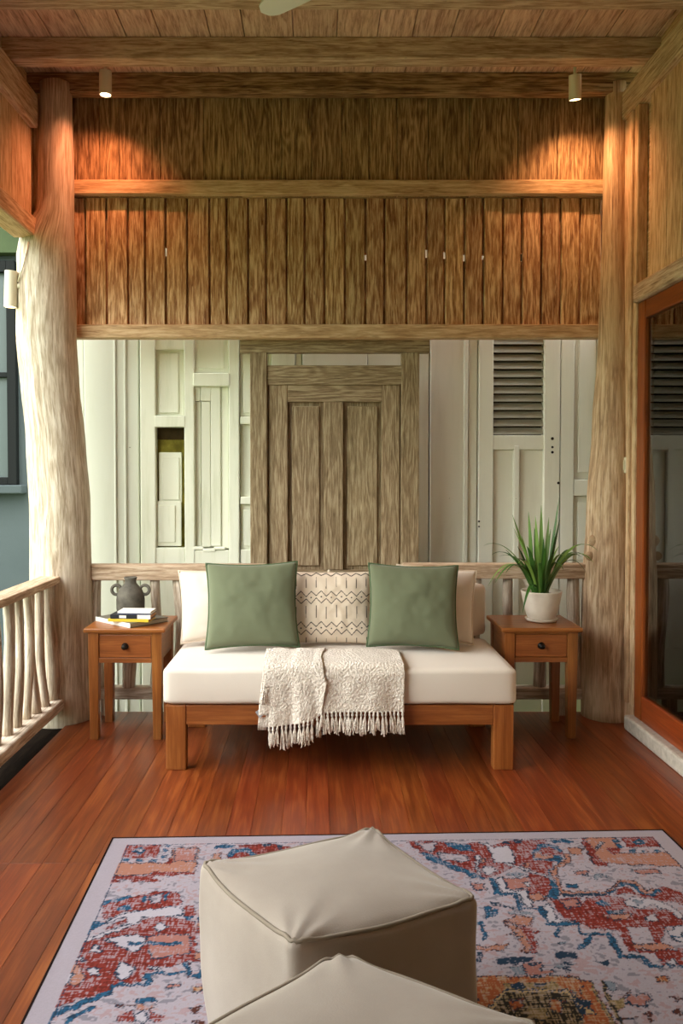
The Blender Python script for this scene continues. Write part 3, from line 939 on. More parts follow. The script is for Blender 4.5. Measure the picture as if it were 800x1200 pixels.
# throw blanket ------------------------------------------------------
tw = tag(empty('throw_blanket', (.06, 3.6, .455)), 'cream fringed throw draped over the front of the bench cushion', 'blanket')
ZT = .466
def drape(u, v, x0, x1, hem, off, backY, seed):
    """v 0 = back on the seat, 1 = hem; u across"""
    ripple = math.sin(u * 17 + seed) * .35 + math.sin(u * 9.3 + seed * 2) * .5 + math.sin(u * 31 + seed) * .15
    front = 3.432 - off
    zh = hem(u)
    Lt = (backY - 3.47); Lc = .05; Lh = ZT - .02 - zh
    s = v * (Lt + Lc + Lh)
    x = x0 + (x1 - x0) * u
    nn = mnoise.noise(Vector((x * 14 + seed, s * 12, seed)))
    if s < Lt:
        y = backY - s; z = ZT + off * .6 + .004 * nn + .003 * (ripple + 1)
    elif s < Lt + Lc:
        a = (s - Lt) / Lc * PI / 2; r = .032
        y = 3.47 - math.sin(a) * (3.47 - front); z = ZT + off * .6 - (1 - math.cos(a)) * r + .003 * (ripple + 1) * math.cos(a)
    else:
        t = (s - Lt - Lc) / max(Lh, .01)
        y = front - .016 * (ripple + .9) * t - .004 * nn - .006; z = ZT - .032 - (ZT - .032 - zh) * t
        x += .012 * math.sin(s * 9 + seed) * t + (x - .06) * .02 * t
    return Vector((x, y, z))
def lerp_pts(pts):
    def f(u):
        for (a, va_), (b, vb) in zip(pts[:-1], pts[1:]):
            if a <= u <= b:
                t = (u - a) / (b - a); t = t * t * (3 - 2 * t)
                return va_ + (vb - va_) * t
        return pts[-1][1]
    return f
zH = lambda py: P(372, py, 3.42).z
hem1 = lerp_pts([(0, zH(836)), (.35, zH(838)), (.45, zH(834)), (.7, zH(833)), (1, zH(834))])
fn1 = lambda u, v: drape(u, v, -.238, .378, hem1, .004, 3.73, 1)
mb = MB().grid(fn1, 110, 80)
o = place(mb.build('blanket_cloth', M_THROW, smooth=True), tw)
sm_ = o.modifiers.new('Solid', 'SOLIDIFY'); sm_.thickness = .006; sm_.offset = 0
hem2 = lerp_pts([(0, zH(850)), (.35, zH(848)), (.7, zH(843)), (.85, zH(838)), (1, zH(800))])
fn2 = lambda u, v: drape(u, v, -.225, .038 - .02 * math.sin(v * 3), hem2, .016, 3.71, 4)
mb = MB().grid(fn2, 60, 70)
o = place(mb.build('folded_layer', M_THROW, smooth=True), tw)
sm_ = o.modifiers.new('Solid', 'SOLIDIFY'); sm_.thickness = .006; sm_.offset = 0
# raised yarn lines in the weave
for pts_ in ([(345, 775), (352, 800), (352, 828), (345, 838)], [(428, 782), (426, 795), (415, 806), (404, 812)], [(452, 795), (458, 806), (463, 822), (464, 832)]):
    pass
rng = random.Random(4)
for k in range(34):
    u = (k + .5) / 34
    p = fn2(u / .43 if False else min(1, (u * .616 - .013) / .26), 1) if u < .40 else fn1(u, 1)
    p = Vector(p)
    x = -.235 + .612 * u
    L = rng.uniform(.078, .10)
    z0 = p.z
    if u < .40: x = p.x
    y0 = p.y - .002
    mb = MB()
    sw = rng.uniform(-.008, .008)
    mb.tube([(x, y0, z0 + .004), (x + sw * .2, y0 - .002, z0 - .012)], [.004, .0055], n=7)
    mb.tube([(x + sw * .2, y0 - .002, z0 - .010), (x + sw * .3, y0 - .002, z0 - .016)], [.0065, .0055], n=7)
    for q in range(11):
        dx_, dy_ = rng.uniform(-.010, .010), rng.uniform(-.006, .006)
        l2 = L * rng.uniform(.8, 1.1)
        mb.tube([(x + sw * .3, y0 - .002, z0 - .014), (x + sw * .6 + dx_ * .7, y0 + dy_ * .7 - .002, z0 - l2 * .5), (x + sw + dx_, y0 + dy_ - .002, z0 - l2 + .005), (x + sw + dx_ * 1.5, y0 + dy_, z0 - l2)], [.0026, .003, .0026, .0014], n=5)
    place(mb.build('tassel', M_THROW, smooth=True), tw)
for k in range(4):
    x = -.252 + k * .008; mb = MB()
    for q in range(5):
        dx_ = rng.uniform(-.006, .006)
        mb.tube([(x, 3.418, .245), (x + dx_ * .5, 3.417, .22), (x + dx_, 3.416, .19)], [.002, .0025, .0015], n=5)
    place(mb.build('tassel', M_THROW, smooth=True), tw)
c = P(308, 838, 3.40)
M = Matrix.Translation((c.x - .003, 3.41, c.z + .012)) @ Matrix.Rotation(math.radians(-35), 4, 'Y')
mb = MB().box(-.026, .026, -.001, .001, -.016, .016, 'x', M)
o = place(mb.build('care_label', M_TAG), tw); o['label'] = 'grey care label'

# ------------------------------------------------------------------ books, vase, plant
def book(mb_loc, rz, L, W, Tk, cover, spine, pages, label, group=None):
    """spine faces local -y; length along x"""
    e = tag(empty('book', mb_loc, rz), label, 'book', group)
    ct = min(.0025, Tk * .18)
    c = MB().box(-L / 2, L / 2, 0, W, 0, ct, 'x').box(-L / 2, L / 2, 0, W, Tk - ct, Tk, 'x')
    c.build('cover', cover, e, bevel=.0006)
    MB().box(-L / 2, L / 2, -.003, 0, 0, Tk, 'x').build('spine', spine, e, bevel=.001)
    MB().box(-L / 2 + .004, L / 2 - .004, .0005, W - .004, ct, Tk - ct, 'x').build('pages', pages, e)
    return e
A = Vector((-.905, 3.835)); Bp = Vector((-1.125, 4.025))
mid = (A + Bp) / 2; d = A - Bp
bk = book((mid.x, mid.y, .5505), math.atan2(d.y, d.x), d.length, .232, .022, M_BK_GREY, M_BK_WHITE, M_PAGE, 'large grey book with a white spine under the others on the left table')
zb1 = .5735
p = PZ(153, 731, zb1)
book((-.925, 3.875, zb1), math.radians(-6), .205, .115, .014, M_BK_YEL, M_BK_YEL, M_PAGE_S, 'yellow book directly on the large grey book')
b3 = book((-.915, 3.876, zb1 + .0145), math.radians(-4), .20, .112, .021, M_BK_BLK, M_BK_BLK, M_PAGE_S, 'black-spined book second from the top of the stack')
MB().box(.035, .1005, -.0036, 0, .0006, .0204, 'x').build('spine_band', M_BK_WHITE, b3)
MB().box(-.055, -.02, -.0036, 0, .004, .017, 'x').build('spine_mark', M_BK_WHITE, b3)
b4 = book((-.898, 3.882, zb1 + .036), math.radians(-3), .165, .10, .014, M_BK_WHITE, M_BK_WHITE, M_PAGE, 'thin white and blue book on top of the stack')
MB().box(-.083, .083, -.0036, 0, .0005, .005, 'x').build('spine_band', M_BK_BLUE, b4)

vz = tag(empty('vase', (-.965, 4.095, .5735)), 'dark grey clay vase with two ring handles behind the books', 'vase')
prof = [(.055, 0), (.066, .006), (.071, .03), (.072, .075), (.069, .10), (.056, .13), (.038, .150), (.030, .160), (.029, .178), (.034, .188), (.033, .191), (.026, .187), (.023, .17), (.023, .155), (.05, .11), (.05, .05), (.0005, .03)]
MB().lathe(prof, 40).build('body', M_CER, vz, smooth=True)
for sg in (-1, 1):
    pts = []
    for k in range(20):
        a = 2 * PI * k / 20
        pts.append((sg * (.073 + .024 * math.cos(a)), 0, .125 + .024 * math.sin(a)))
    MB().tube(pts, .0085, n=10, closed=True).build('handle', M_CER, vz, smooth=True)

PX, PY = P(634, 725, 4.03).x, 4.03
pl = tag(empty('potted_plant', (PX, PY, .5505)), 'green long-leaved plant in a white pot on the right table', 'plant')
MB().lathe([(.06, 0), (.074, .002), (.081, .012), (.082, .016), (.076, .016), (.070, .008), (.0005, .007)], 40).build('saucer', M_POT, pl, smooth=True)
prof = [(.0005, .0085), (.060, .009), (.068, .014), (.080, .05), (.092, .10), (.101, .146), (.103, .152), (.100, .155), (.095, .150), (.088, .125), (.0005, .124)]
MB().lathe(prof, 48).build('pot', M_POT, pl, smooth=True)
MB().lathe([(.0005, .126), (.09, .126), (.092, .132), (.05, .140), (.0005, .142)], 32).build('soil', M_SOIL, pl, smooth=True)
fo = MB()
def leaf(base, tip, arch, w, seed, droop=0):
    rng = random.Random(seed)
    b, t = Vector(base), Vector(tip)
    mid = (b + t) / 2 + Vector((0, 0, arch))
    n = 16
    hd = Vector((t.x - b.x, t.y - b.y, 0))
    side = Vector((-hd.y, hd.x, 0))
    if side.length < 1e-3: side = Vector((1, 0, 0))
    side.normalize()
    if rng.random() < .7:
        side = (side + Vector((rng.uniform(.3, 1), -rng.uniform(.2, .6), 0)) * (1 if side.x > 0 else -1)).normalized()
    bi = len(fo.v); rn = (rng.random(), rng.random())
    for i in range(n + 1):
        s = i / n
        p = b * (1 - s) ** 2 + mid * 2 * s * (1 - s) + t * s * s
        ww = w * (.55 + .9 * s if s < .45 else .955 * (1 - ((s - .45) / .55) ** 1.8)) + .0006
        tg = (mid - b) * (1 - s) + (t - mid) * s
        nn = tg.cross(side).normalized() if tg.length > 0 else Vector((0, 0, 1))
        for k, (a, h) in enumerate(((-1, .22), (0, -.10), (1, .22))):
            fo.v.append(tuple(p + side * ww * a + nn * ww * h))
    for i in range(n):
        for k in range(2):
            fo.f.append([bi + i * 3 + k, bi + i * 3 + k + 1, bi + (i + 1) * 3 + k + 1, bi + (i + 1) * 3 + k])
            fo.uv += [(0, 0)] * 4; fo.rn += [rn] * 4
tips = [(566, 639.5, -.02, .17), (576, 650, -.05, .15), (571.5, 687, -.10, .24), (580, 683, -.12, .22), (592, 644, -.1, .02), (600, 603, .03, -.02), (601, 618, -.04, .02), (606, 640, .05, .03),
        (619, 599, .0, .0), (634, 592, .06, .0), (637, 629, -.06, .0), (655, 583, .05, -.03), (656, 607, -.03, -.02), (701, 646, .03, .22), (695, 659, -.06, .20), (688, 674, -.12, .22), (681, 653, .1, .15),
        (612, 719, -.15, .16), (617, 640, -.12, .06), (626, 618, .1, 0), (645, 620, .12, 0), (640, 640, -.14, .06), (650, 650, -.15, .10), (607, 660, -.16, .12),
        (628, 640, -.1, .04), (660, 668, -.14, .16), (592, 672, -.14, .16), (672, 645, .14, .13), (585, 652, .15, .12), (632, 660, -.15, .08), (615, 655, .02, .05), (646, 655, .03, .05), (655, 640, .0, .06), (622, 650, .0, .0),
        (611, 628, .06, .0), (643, 606, .08, -.01), (627, 604, -.02, .0), (664, 655, -.05, .16), (600, 657, -.03, .12), (688, 655, .08, .19)]
rng = random.Random(11)
for i, (px, py, dy, arch) in enumerate(tips):
    t = P(px, py, PY + dy) - Vector((PX, PY, .5505))
    a = math.atan2(t.y, t.x); r0 = rng.uniform(.008, .045)
    leaf((math.cos(a) * r0, math.sin(a) * r0, .135), t, arch + .02, rng.uniform(.0085, .0125), i)
fo.build('foliage', M_LEAF, pl, smooth=True)

# ------------------------------------------------------------------ poufs
def pouf(label, corners, h, seed, z0=.014, r=.022, ear=1.0):
    """corners of the top, world xy: front, right, left, back as they lie"""
    fr_, ri, le, ba = [Vector((c.x, c.y)) for c in corners]
    cen = (fr_ + ri + le + ba) / 4
    dx = ((ri - fr_) + (ba - le)) / 2; dy = ((le - fr_) + (ba - ri)) / 2
    rz = math.atan2(dx.y, dx.x); sx, sy = dx.length, dy.length
    ex = dx.normalized(); ey = Vector((-ex.y, ex.x))
    off = {}
    for k, c in (((-1, -1), fr_), ((1, -1), ri), ((-1, 1), le), ((1, 1), ba)):
        d = c - cen
        off[k] = Vector((d.dot(ex) - k[0] * sx / 2, d.dot(ey) - k[1] * sy / 2))
    e = tag(empty('pouf', (cen.x, cen.y, z0), rz), label, 'pouf', 'beige poufs on the rug')
    def df(q, a, b, c):
        q = q.copy()
        side = 1 - c * c
        o = Vector((0, 0))
        for k, v in off.items(): o += v * ((1 + k[0] * a) * (1 + k[1] * b) / 4)
        q.x += o.x; q.y += o.y
        q.x += (1 if a > 0 else -1) * abs(a) ** 3 * .026 * (1 - b * b) * (.25 + .75 * side) - .018 * a * abs(a) * (max(0, -c)) ** 2
        q.y += (1 if b > 0 else -1) * abs(b) ** 3 * .026 * (1 - a * a) * (.25 + .75 * side) - .018 * b * abs(b) * (max(0, -c)) ** 2
        cr = ear * (abs(a) * abs(b)) ** 6
        q.x += a * cr * .012; q.y += b * cr * .012
        if c > 0:
            rim = max(abs(a), abs(b)); mn = min(abs(a), abs(b))
            q.z += c ** 3 * (.012 * (1 - a * a) * (1 - b * b) - .018 * (1 - mn ** 2) * rim ** 4)
            wr = (abs(a) * abs(b)) ** 1.5
            ang_ = math.atan2(abs(b) - 1.05, abs(a) - 1.05)
            q.z += wr * (1 - cr) * .005 * math.sin(ang_ * 16 + seed) * c
        q += Vector((0, 0, 1)) * .003 * mnoise.noise(Vector((q.x * 8 + seed, q.y * 8, q.z * 8)))
        n = .006 * mnoise.noise(Vector((q.x * 5 + seed, q.y * 5, q.z * 6)))
        q.x += n * a; q.y += n * b
        return q
    mb = rbox(sx, sy, h, r, 48, df)
    mb.build('body', M_POUF, e, smooth=True, weld=True)
    hx, hy, hz = sx / 2, sy / 2, h / 2
    k_ = r * .29
    for zz in (hz - k_, -hz + k_):
        pts = loop_rect(hx - k_ * .9, hy - k_ * .9, zz, r * .8, 6)
        dense = []
        for i, p in enumerate(pts):
            q = pts[(i + 1) % len(pts)]
            st = max(1, int((q - p).length / .012))
            for k in range(st): dense.append(p + (q - p) * k / st)
        out = [df(p, p.x / hx, p.y / hy, p.z / hz) + Vector((0, 0, hz)) for p in dense]
        MB().tube(out, .0045, n=8, closed=True).build('piping', M_POUFP, e, smooth=True)
    return e
HP = .40
def pz_(px, py): return PZ(px, py, HP + .01)
pouf('beige cube pouf standing whole in the middle of the rug', [pz_(345, 1101), pz_(556, 1050), pz_(236, 1010), pz_(437, 968)], HP, 1)
c0 = PZ(395, 1104, HP + .01)
rr, ll = Vector((.852, -.522, 0)) * .42, Vector((-.74, -.672, 0)) * .41
pouf('beige cube pouf nearest the camera, cut off by the photo bottom edge', [c0 + rr + ll, c0 + rr, c0 + ll, c0], HP, 2, r=.05, ear=.2)

# ------------------------------------------------------------------ rug
CROP = {'A': (120, 970, 1 / 6.6667), 'B': (10, 1080, .2875), 'C': (460, 965, .225), 'D': (620, 965, .225), 'E': (550, 1080, .1625), 'F': (670, 1080, .1625)}
rbl, rbr = PZ(133, 982.5, .008), PZ(775.5, 973, .008)
RW_ = (rbr - rbl).length; RL_ = 2.9
ang = math.atan2(rbr.y - rbl.y, rbr.x - rbl.x)
ca, sa = math.cos(ang), math.sin(ang)
def rug_uv(px, py):
    p = PZ(px, py, .008) - rbl
    return (p.x * ca + p.y * sa, -(-p.x * sa + p.y * ca))
PAL = {'pale': '#a9a0ac', 'white': '#b4aeba', 'red': '#81332c', 'sal': '#a87666', 'pink': '#a37069', 'blue': '#285678', 'navy': '#25384e', 'grey': '#7c8594', 'rust': '#9c5636', 'olive': '#7d6c4c', 'cream': '#b89f7a', 'dark': '#2e2a26', 'brown': '#54302a'}
RUGP = [
 # --- right part (C, D, E, F), mirrored first
 ('C','red',[(70,95),(270,92),(360,110),(450,95),(500,120),(560,100),(640,85),(800,85),(800,270),(640,220),(520,280),(470,290),(440,280),(190,180)]),
 ('C','pale',[(240,150),(390,170),(400,200),(250,190)]),('C','pale',[(110,100),(230,100),(200,150)]),('C','white',[(455,240),(490,220),(550,245),(490,270)]),('C','white',[(420,175),(440,165),(455,185),(435,200)]),
 ('C','white',[(450,100),(490,120),(530,200),(640,205),(625,150),(600,115),(530,125),(480,100)]),('C','white',[(590,200),(800,270),(800,280),(585,210)]),('C','white',[(425,195),(442,200),(458,285),(445,285)]),
 ('C','sal',[(455,180),(490,180),(480,200),(455,200)]),('C','sal',[(680,205),(740,205),(740,235),(690,235)]),
 ('C','blue',[(140,150),(200,160),(480,285),(470,297),(180,190)]),('C','blue',[(270,95),(400,110),(420,150),(360,140),(290,120)]),('C','navy',[(570,95),(605,90),(605,108),(575,108)]),('C','navy',[(630,88),(675,85),(670,100),(635,100)]),
 ('C','grey',[(590,265),(640,250),(690,265),(640,285)]),('C','blue',[(625,262),(655,262),(640,275)]),
 ('C','pink',[(580,290),(720,280),(800,310),(800,400),(720,400),(700,340),(600,340)]),('C','white',[(690,305),(735,310),(725,335),(695,325)]),('C','sal',[(710,375),(760,345),(800,365),(800,400),(730,400)]),
 ('C','white',[(540,290),(580,280),(600,345),(700,350),(730,430),(690,430),(650,360),(570,355)]),
 ('C','blue',[(505,290),(530,285),(560,358),(640,358),(680,438),(745,438),(770,433),(800,433),(800,500),(780,490),(755,448),(660,450),(625,370),(535,372)]),
 ('C','blue',[(475,440),(500,420),(510,450),(550,445),(540,480),(480,495)]),('C','navy',[(510,405),(640,440),(630,450),(515,420)]),('C','blue',[(440,520),(470,510),(480,533),(440,533)]),('C','grey',[(600,460),(720,460),(715,472),(610,475)]),
 ('C','sal',[(580,510),(640,480),(720,495),(715,530),(590,533)]),('C','pink',[(410,310),(470,310),(490,345),(430,345)]),
 ('D','red',[(0,120),(100,105),(170,130),(180,160),(130,180),(110,260),(90,280),(120,340),(160,370),(0,380)]),('D','white',[(0,245),(60,262),(90,270),(85,280),(0,255)]),
 ('D','blue',[(10,150),(50,105),(130,110),(175,135),(165,152),(110,125),(60,125),(40,160),(60,185),(130,165),(160,160),(180,200),(130,230),(115,270),(150,340),(155,390),(100,390),(90,370),(115,340),(95,280),(100,240),(160,200),(120,195),(20,190)]),
 ('D','sal',[(20,155),(60,150),(60,165),(130,165),(130,180),(60,190),(30,180)]),
 ('D','sal',[(180,160),(205,160),(215,195),(145,235),(140,260),(180,355),(400,355),(410,365),(165,368),(110,250),(130,225),(190,190)]),('D','navy',[(165,367),(400,363),(395,380),(165,380)]),
 ('D','red',[(400,375),(500,390),(520,440),(640,440),(720,450),(800,500),(800,533),(300,533),(250,440),(300,390)]),('D','red',[(110,390),(260,385),(280,440),(300,533),(180,500)]),('D','pink',[(160,400),(250,395),(260,430),(190,440)]),('D','red',[(560,370),(700,330),(800,360),(800,420),(620,395)]),
 ('D','blue',[(390,360),(450,312),(540,303),(600,360),(680,338),(692,355),(640,377),(570,362),(520,322),(460,332),(410,372)]),('D','sal',[(400,355),(480,292),(550,298),(610,348),(640,335),(660,350),(600,367),(540,312),(480,307),(415,360)]),('D','red',[(450,345),(500,325),(555,365),(430,370)]),
 ('D','blue',[(110,90),(170,80),(230,90),(210,105),(120,100)]),('D','sal',[(200,125),(280,130),(270,160),(215,160)]),
 ('D','sal',[(270,75),(440,68),(470,155),(720,150),(790,225),(560,215),(410,205),(340,215),(300,150)]),('D','red',[(268,80),(292,78),(370,195),(410,205),(405,224),(345,222)]),('D','red',[(400,130),(460,125),(480,155),(430,160)]),('D','white',[(340,130),(370,100),(385,100),(350,135)]),
 ('D','red',[(465,68),(640,58),(685,120),(515,125)]),('D','blue',[(540,95),(570,78),(610,88),(592,112),(555,112)]),('D','white',[(562,97),(575,90),(590,96),(575,104)]),
 ('D','blue',[(420,68),(440,65),(450,75),(425,78)]),('D','blue',[(435,85),(460,82),(468,98),(442,100)]),('D','blue',[(455,110),(480,108),(488,125),(462,128)]),('D','blue',[(512,135),(545,133),(552,150),(520,150)]),('D','blue',[(585,138),(610,136),(615,148),(590,150)]),('D','blue',[(640,135),(672,135),(680,148),(645,148)]),
 ('D','pink',[(530,240),(670,235),(680,260),(560,262)]),('D','grey',[(330,265),(370,260),(360,290),(340,290)]),('D','blue',[(200,315),(260,318),(255,335),(195,335)]),('D','pink',[(240,250),(310,245),(300,265),(245,265)]),('D','grey',[(380,265),(420,270),(400,285)]),
 ('D','white',[(490,400),(540,385),(640,390),(740,430),(800,480),(800,500),(720,450),(640,420),(570,440),(510,430)]),('D','grey',[(530,405),(570,395),(600,410),(560,430)]),
 ('D','blue',[(330,410),(380,395),(420,420),(380,435)]),('D','blue',[(400,455),(500,445),(490,470),(410,475)]),('D','white',[(420,458),(480,452),(470,466)]),('D','sal',[(390,480),(530,470),(520,495),(430,500)]),
 ('D','white',[(70,430),(110,415),(140,500),(240,505),(110,515)]),('D','blue',[(40,430),(65,430),(110,518),(240,513),(245,533),(100,533)]),('D','sal',[(0,370),(60,360),(80,390),(20,405)]),('D','white',[(600,490),(650,470),(670,500),(620,515)]),
 ('E','blue',[(60,10),(95,10),(130,120),(95,130)]),('E','sal',[(250,0),(320,10),(340,50),(390,60),(440,180),(440,220),(360,210),(390,190),(350,130),(360,100),(270,95),(330,80)]),('E','sal',[(50,165),(130,185),(280,155),(250,200),(120,215),(50,195)]),
 ('E','red',[(330,20),(400,40),(450,60),(490,230),(460,230),(400,90)]),('E','red',[(450,75),(500,65),(490,90),(455,90)]),('E','red',[(470,130),(505,125),(500,160),(470,155)]),
 ('E','navy',[(190,275),(340,255),(465,265),(460,285),(350,305),(210,315)]),('E','navy',[(50,215),(90,225),(100,290),(50,290)]),('E','navy',[(600,230),(650,215),(770,215),(775,260),(620,265)]),('E','blue',[(540,8),(770,0),(775,22),(560,28)]),('E','blue',[(600,95),(640,40),(660,80),(620,115)]),('E','grey',[(620,150),(700,150),(660,175)]),('E','navy',[(670,285),(710,280),(730,370),(690,370)]),('E','grey',[(300,320),(380,310),(400,380),(310,385)]),('E','grey',[(600,320),(780,300),(700,330)]),
 ('E','pink',[(390,310),(500,295),(520,350),(600,345),(600,380),(400,385)]),
 ('F','rust',[(0,400),(120,430),(190,520),(330,760),(0,760)]),
 ('E','rust',[(50,395),(780,395),(800,430),(800,760),(50,760)]),('E','olive',[(230,445),(640,440),(660,480),(250,490)]),('E','navy',[(300,440),(390,440),(390,480),(300,480)]),('E','navy',[(480,440),(555,438),(550,465),(480,475)]),
 ('E','cream',[(130,600),(260,490),(700,490),(760,560),(800,660),(790,690),(700,760),(100,760)]),('E','dark',[(190,590),(265,510),(690,508),(735,560),(790,690),(770,760),(120,760)]),('E','olive',[(420,620),(540,620),(560,700),(420,700)]),('E','rust',[(580,560),(680,560),(660,650),(590,640)]),('E','rust',[(300,570),(370,560),(380,620),(310,640)]),
 ('F','dark',[(200,430),(230,440),(340,660),(390,760),(360,760),(250,560)]),('F','olive',[(120,440),(140,440),(320,760),(290,760)]),('F','dark',[(0,480),(20,500),(90,700),(60,760),(0,760)]),('F','navy',[(50,570),(115,565),(130,610),(75,620)]),('F','cream',[(70,620),(150,630),(170,670),(80,660)]),('F','cream',[(-10,490),(0,490),(85,690),(70,700)]),
 ('F','red',[(60,0),(430,0),(400,60),(430,140),(480,200),(620,210),(700,310),(660,320),(600,225),(430,215),(390,190),(330,60),(120,50)]),('F','red',[(620,210),(800,190),(800,310),(690,310)]),('F','red',[(540,20),(680,40),(640,150),(580,150)]),('F','sal',[(440,160),(640,150),(720,180),(680,205),(560,200),(450,195)]),('F','white',[(690,70),(750,30),(800,40),(800,150),(740,130)]),('F','blue',[(720,100),(800,105),(800,115),(720,112)]),('F','white',[(690,310),(735,265),(770,300)]),
 ('F','blue',[(0,20),(25,10),(65,90),(130,88),(45,185),(40,205),(70,210),(165,102),(240,97),(335,262),(490,267),(545,337),(640,334),(640,313),(580,313),(520,238),(375,238),(275,78),(75,80),(40,0),(0,0)]),('F','blue',[(690,310),(800,312),(800,330),(690,330)]),
 ('F','grey',[(155,280),(180,275),(190,290)]),('F','navy',[(190,290),(280,280),(285,310),(220,325)]),('F','rust',[(595,395),(690,395),(690,430),(600,425)]),('F','brown',[(680,540),(800,545),(760,590),(740,565)]),('F','brown',[(710,640),(800,630),(800,680),(730,670)]),('F','grey',[(220,440),(280,430),(330,490),(260,490)]),('F','olive',[(280,570),(370,550),(390,620),(330,640)]),('F','pink',[(400,530),(560,520),(540,600),(400,600)]),('F','brown',[(360,530),(420,490),(425,500),(370,545)]),('F','brown',[(370,700),(470,685),(470,692),(370,712)]),('F','brown',[(500,655),(560,650),(600,720),(580,730),(540,670)]),
 ('L','',[]),
 ('A','red',[(150,135),(450,130),(425,230),(115,235)]),('A','blue',[(230,185),(290,155),(345,180),(290,212)]),('A','white',[(265,182),(300,170),(320,185),(285,198)]),('A','blue',[(150,245),(210,240),(205,265),(145,265)]),('A','blue',[(258,245),(315,242),(312,265),(255,265)]),('A','blue',[(368,245),(428,242),(420,268),(365,268)]),('A','blue',[(470,165),(505,162),(500,190),(465,190)]),('A','blue',[(455,210),(500,210),(490,235),(450,235)]),('A','blue',[(490,130),(535,130),(525,150),(490,150)]),
 ('A','sal',[(105,275),(520,275),(540,160),(760,150),(720,345),(380,350),(360,365),(55,370)]),('A','pink',[(560,160),(740,155),(720,260),(560,260)]),('A','red',[(510,235),(550,235),(540,285),(500,280)]),('A','red',[(50,375),(380,370),(385,345),(720,345),(715,365),(400,375),(380,400),(60,400)]),('A','red',[(230,400),(460,400),(465,420),(230,425)]),('A','red',[(40,385),(80,385),(140,430),(40,435)]),
 ('A','red',[(0,605),(260,535),(420,490),(600,500),(620,600),(350,640),(200,650),(30,715),(0,720)]),('A','blue',[(0,580),(230,523),(240,543),(0,608)]),('A','blue',[(300,560),(330,530),(360,560),(330,590)]),('A','blue',[(490,510),(520,500),(520,560),(490,580)]),('A','blue',[(120,620),(210,600),(220,640),(130,645)]),('A','pale',[(370,540),(470,510),(460,580),(380,590)]),
 ('A','white',[(20,725),(250,650),(600,610),(620,690),(320,700),(180,790),(140,800),(190,700),(30,745)]),('A','red',[(30,770),(190,705),(170,745),(30,800)]),('A','red',[(300,720),(450,690),(700,720),(700,800),(230,800)]),('A','white',[(410,735),(500,760),(520,790),(420,790)]),('A','red',[(640,610),(720,600),(720,690),(630,690)]),('A','blue',[(630,690),(690,680),(680,720),(640,720)]),
 ('B','red',[(280,95),(520,0),(760,0),(760,150),(660,180),(550,210),(540,250),(440,250),(420,290),(300,310),(170,360),(120,417),(95,417),(150,330),(180,270),(240,160)]),('B','pink',[(560,60),(740,50),(740,130),(580,150)]),('B','sal',[(215,175),(250,150),(300,195),(300,250),(190,270),(180,250)]),('B','white',[(190,230),(230,190),(265,215),(245,250),(190,255)]),('B','white',[(235,150),(270,85),(520,0),(550,0),(300,88),(275,145),(310,150),(300,160)]),('B','blue',[(280,60),(340,0),(400,0),(300,60)]),
 ('B','white',[(380,75),(500,50),(560,65),(540,110),(500,125),(440,90)]),('B','white',[(430,200),(460,160),(515,185),(480,225),(455,240)]),('B','white',[(590,20),(620,0),(650,20),(610,45)]),('B','white',[(330,120),(350,95),(385,125)]),('B','white',[(320,190),(370,190),(365,220),(330,215)]),('B','white',[(560,190),(590,180),(630,200)]),('B','blue',[(480,84),(700,84),(700,94),(480,94)]),
 ('B','blue',[(150,375),(420,275),(410,255),(465,245),(460,258),(555,255),(550,215),(575,205),(720,205),(705,165),(730,160),(740,215),(580,215),(575,260),(440,265),(420,295),(190,385),(170,417),(145,417)]),('B','blue',[(230,395),(350,340),(360,350),(260,395),(245,417),(228,417)]),
 ('B','red',[(440,380),(510,360),(520,390),(500,412),(445,412)]),('B','red',[(570,365),(630,380),(625,410),(575,405)]),('B','white',[(515,378),(540,366),(565,378),(565,405),(540,416),(515,405)]),('B','brown',[(435,332),(530,343),(440,347)]),('B','sal',[(520,335),(590,340),(570,365),(520,360)]),('B','blue',[(520,320),(590,305),(600,330),(540,335)]),('B','pink',[(650,255),(700,255),(690,270),(655,270)]),
]
# sampling grid: fine where the photo looks, coarse beyond
us = np.arange(0, RW_ + 1e-6, .0035); us[-1] = RW_
vs = np.concatenate([np.arange(0, 1.15, .0035), np.arange(1.15, RL_, .009), [RL_]])
U, V = np.meshgrid(us, vs)
rs = np.random.RandomState(3)
def smooth_noise(n, m, su, sv):
    a = rs.rand(int(n / sv) + 3, int(m / su) + 3)
    yi = np.arange(n) / sv; xi = np.arange(m) / su
    y0 = yi.astype(int); x0 = xi.astype(int); fy = (yi - y0)[:, None]; fx = (xi - x0)[None, :]
    A_ = a[np.ix_(y0, x0)]; B_ = a[np.ix_(y0, x0 + 1)]; C_ = a[np.ix_(y0 + 1, x0)]; D_ = a[np.ix_(y0 + 1, x0 + 1)]
    return (A_ * (1 - fx) + B_ * fx) * (1 - fy) + (C_ * (1 - fx) + D_ * fx) * fy
nV, nU = U.shape
